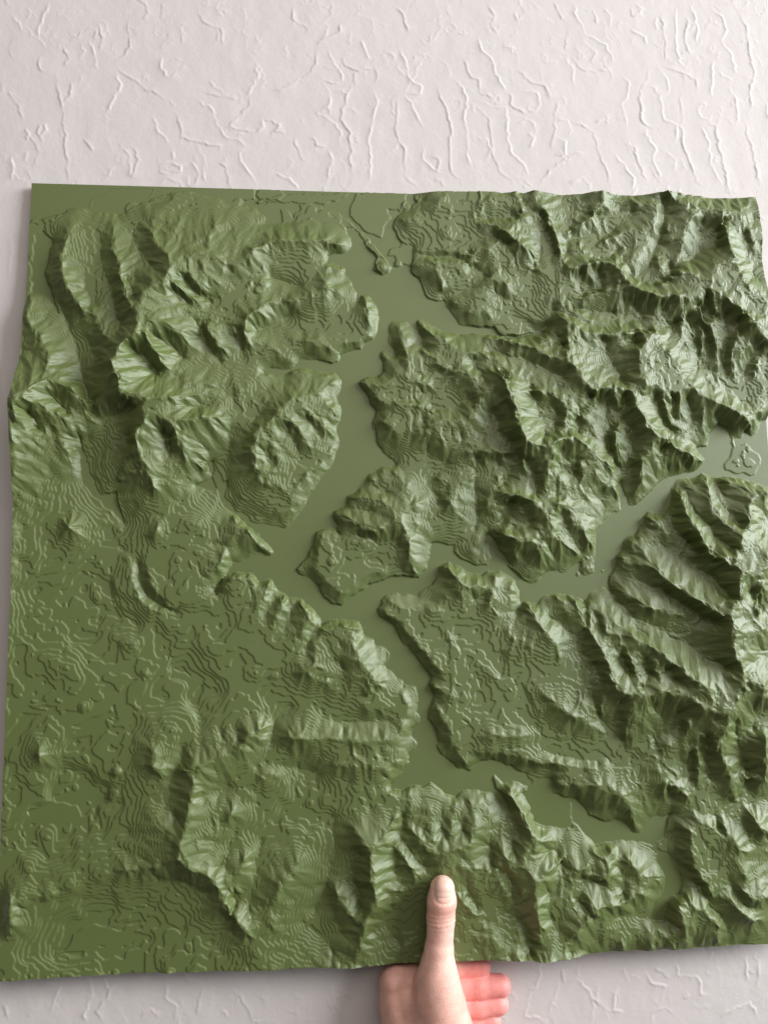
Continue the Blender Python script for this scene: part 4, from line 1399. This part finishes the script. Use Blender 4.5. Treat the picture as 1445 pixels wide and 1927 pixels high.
def build_hand():
    def chain(pts):
        out = []
        for px, py, y, r in pts:
            out.append((ray(px, py, y / 1000.0), r / 1000.0))
        return out
    st = 0.0009
    allp = [c for ch in (THUMB, THENAR, BACK, ARM, INDEX, MIDDLE, RING, PINKY) for c in chain(ch)]
    P = np.array([c[0] for c in allp]); r = max(c[1] for c in allp)
    lo = P.min(0) - r * 0.9; hi = P.max(0) + np.array([0.012, r * 0.9, 0.012])
    lo[1] = P[:, 1].min() - 0.030; hi[1] = min(hi[1], 0.0185); lo[2] += 0.004
    ax = [np.arange(a, b, st) for a, b in zip(lo, hi)]
    nx, ny, nz = map(len, ax)
    gx, gy, gz = np.meshgrid(*ax, indexing='ij')
    gx, gy, gz = gx.astype(np.float32), gy.astype(np.float32), gz.astype(np.float32)

    def sd_at(x, y, z, pts):
        best = None
        for (a, ra), (b, rb) in zip(pts[:-1], pts[1:]):
            d = b - a; L = float(d @ d)
            t = np.clip(((x - a[0]) * d[0] + (y - a[1]) * d[1] + (z - a[2]) * d[2]) / L, 0, 1)
            q = np.sqrt((x - a[0] - t * d[0]) ** 2 + (y - a[1] - t * d[1]) ** 2 + (z - a[2] - t * d[2]) ** 2) - (ra + (rb - ra) * t)
            best = q if best is None else smin(best, q, 0.0025)
        return best

    def smin(a, b, k):
        h = np.clip(0.5 + 0.5 * (b - a) / k, 0, 1)
        return b + (a - b) * h - k * h * (1 - h)

    ch = {n: chain(c) for n, c in (('thumb', THUMB), ('thenar', THENAR), ('back', BACK), ('arm', ARM), ('index', INDEX),
                                   ('middle', MIDDLE), ('ring', RING), ('pinky', PINKY))}
    nail_c = ray(832.5, 1671, -0.0165)
    ip = ray(829, 1728, -0.0150); root_thumb = ray(828, 1700, -0.020)

    def full(x, y, z):
        th = sd_at(x, y, z, ch['thumb'])
        # creases over the thumb joint, a flattened pad and nail bed
        for dz, a, w in ((0.0, 0.00075, 0.0009), (0.0025, 0.00055, 0.0008), (-0.0028, 0.0005, 0.0008), (0.0052, 0.0003, 0.0007)):
            th = th + a * np.exp(-((z - ip[2] - dz - 0.06 * (x - ip[0])) / w) ** 2)
        # fold of skin round the nail
        ex = (x - nail_c[0]) / 0.0064; ez = (z - nail_c[2]) / 0.0072
        rr = (np.abs(ex) ** 3 + np.abs(ez) ** 3) ** (1 / 3.0)
        th = th + 0.0006 * np.exp(-((rr - 1.0) / 0.10) ** 2) * (y < nail_c[1]) * (ez < 0.7)
        body = smin(sd_at(x, y, z, ch['thenar']), sd_at(x, y, z, ch['back']), 0.009)
        body = smin(body, sd_at(x, y, z, ch['arm']), 0.012)
        body = smin(body, th, 0.006)
        fi = sd_at(x, y, z, ch['index']); mi = sd_at(x, y, z, ch['middle'])
        ri = sd_at(x, y, z, ch['ring']); pi_ = sd_at(x, y, z, ch['pinky'])
        f = smin(smin(fi, mi, 0.0003), smin(ri, pi_, 0.0003), 0.0003)
        return smin(body, f, 0.004), f, th

    sd, f, th = full(gx, gy, gz)
    # naive surface nets
    ins = sd < 0
    c = ins[:-1, :-1, :-1].astype(np.int8)
    tot = np.zeros(c.shape, np.int8)
    for i in (0, 1):
        for j in (0, 1):
            for k in (0, 1):
                tot += ins[i:nx - 1 + i, j:ny - 1 + j, k:nz - 1 + k]
    act = (tot > 0) & (tot < 8)
    ci = np.argwhere(act); idx = np.full(act.shape, -1, np.int64); idx[act] = np.arange(len(ci))
    acc = np.zeros((len(ci), 3)); cnt = np.zeros(len(ci))
    corners = [(i, j, k) for i in (0, 1) for j in (0, 1) for k in (0, 1)]
    vals = {o: sd[ci[:, 0] + o[0], ci[:, 1] + o[1], ci[:, 2] + o[2]] for o in corners}
    for a in corners:
        for d in range(3):
            if a[d] == 0:
                b = list(a); b[d] = 1; b = tuple(b)
                va, vb = vals[a], vals[b]; m = (va < 0) != (vb < 0)
                t = va[m] / (va[m] - vb[m])
                p = np.tile(np.array(a, float), (m.sum(), 1)); p[:, d] = t
                acc[m] += p; cnt[m] += 1
    V = (ci + acc / cnt[:, None]) * st + np.array([ax[0][0], ax[1][0], ax[2][0]])
    quads = []
    for d in range(3):
        e = np.moveaxis(ins, d, 0); cross = e[:-1] != e[1:]
        s = np.moveaxis(cross, 0, d)
        q = np.argwhere(s)
        o1, o2 = [(1, 2), (2, 0), (0, 1)][d]
        ok = (q[:, o1] > 0) & (q[:, o2] > 0) & (q[:, o1] < act.shape[o1]) & (q[:, o2] < act.shape[o2])
        q = q[ok]

        def cell(da, db):
            w = q.copy(); w[:, o1] -= da; w[:, o2] -= db
            return idx[w[:, 0], w[:, 1], w[:, 2]]
        fq = np.stack([cell(0, 0), cell(1, 0), cell(1, 1), cell(0, 1)], 1)
        flip = ~ins[q[:, 0], q[:, 1], q[:, 2]]
        fq[flip] = fq[flip][:, ::-1]
        quads.append(fq[(fq >= 0).all(1)])
    Q = np.vstack(quads)
    base = ray(840, 2200, 0)
    root = base.copy()
    me = bpy.data.meshes.new('hand')
    me.vertices.add(len(V)); me.vertices.foreach_set('co', (V - root).astype(np.float32).ravel())
    me.loops.add(len(Q) * 4); me.loops.foreach_set('vertex_index', Q.ravel().astype(np.int32))
    me.polygons.add(len(Q)); me.polygons.foreach_set('loop_start', np.arange(0, len(Q) * 4, 4, dtype=np.int32))
    me.polygons.foreach_set('use_smooth', np.full(len(Q), True))
    me.update(calc_edges=True)
    # skin tint: redder fingers (palm skin, painted red light), paler thumb, tan back with painted shade
    g = tuple(np.clip(ci.T, 0, None))
    wf = np.clip((sd[g] - f[g] + 0.0025) / 0.0025, 0, 1)[:, None]
    xr = np.clip((V[:, 0:1] - ray(850, 1860, 0.01)[0]) / 0.01, 0, 1)
    wf = wf * xr
    wt = np.clip((0.004 - (th[g] - sd[g])) / 0.004, 0, 1)[:, None]
    back, thumb, red = np.array([0.76, 0.44, 0.36]), np.array([0.90, 0.54, 0.45]), np.array([0.84, 0.32, 0.29])
    col = back * (1 - wt) + thumb * wt
    zt = V[:, 2:3]
    blush = np.exp(-((zt - ray(829, 1715, -0.02)[2]) / 0.006) ** 2) * wt * 0.45
    col = col * (1 - blush) + np.array([0.72, 0.36, 0.28]) * blush
    col = col * (1 - wf) + red * wf
    la = me.color_attributes.new('tint', 'FLOAT_COLOR', 'POINT')
    la.data.foreach_set('color', np.hstack([col, np.ones((len(V), 1))]).astype(np.float32).ravel())
    ob = link('hand', me, skin_material())
    ob.location = root
    ob['label'] = 'bare left hand gripping the bottom edge of the green relief map, thumb in front'
    ob['category'] = 'hand'
    # nail: a curved plate sunk at its sides into the skin
    R_, C_ = 22, 15
    X = np.zeros((R_, C_)); Y = np.zeros((R_, C_)); Z = np.zeros((R_, C_))
    for i in range(R_):
        v = i / (R_ - 1)
        py = 1653 + 36 * v
        half = 16.0 * (1 - max(0, (0.25 - v) / 0.25) ** 2 * 0.42) * (1 - max(0, (v - 0.82) / 0.18) ** 2 * 0.22)
        for j in range(C_):
            u = j / (C_ - 1) * 2 - 1
            px = 832.5 + half * u
            yb = py + 3.0 * (1 - u * u) * (1 if v > 0.8 else 0) * (v - 0.8) / 0.2 - 5 * (1 - u * u) * max(0, 0.3 - v) / 0.3 + 5 * max(0, 0.3 - v) / 0.3 * 0.4
            y = -0.040
            for _ in range(40):
                p = ray(px, yb, y)
                s = float(full(np.array([p[0]]), np.array([p[1]]), np.array([p[2]]))[2][0])
                if s < 2e-5:
                    break
                y += s * 0.9
            edge = max(abs(u) ** 4, max(0, (v - 0.9) / 0.1))
            p = ray(px, yb, y - 0.00045 * (1 - edge) + 0.0002 * edge)
            X[i, j], Y[i, j], Z[i, j] = p - root
    n = grid_mesh('thumb_nail', X, Y, Z)
    link('thumb_nail', n, nail_material(), ob)


build_hand()
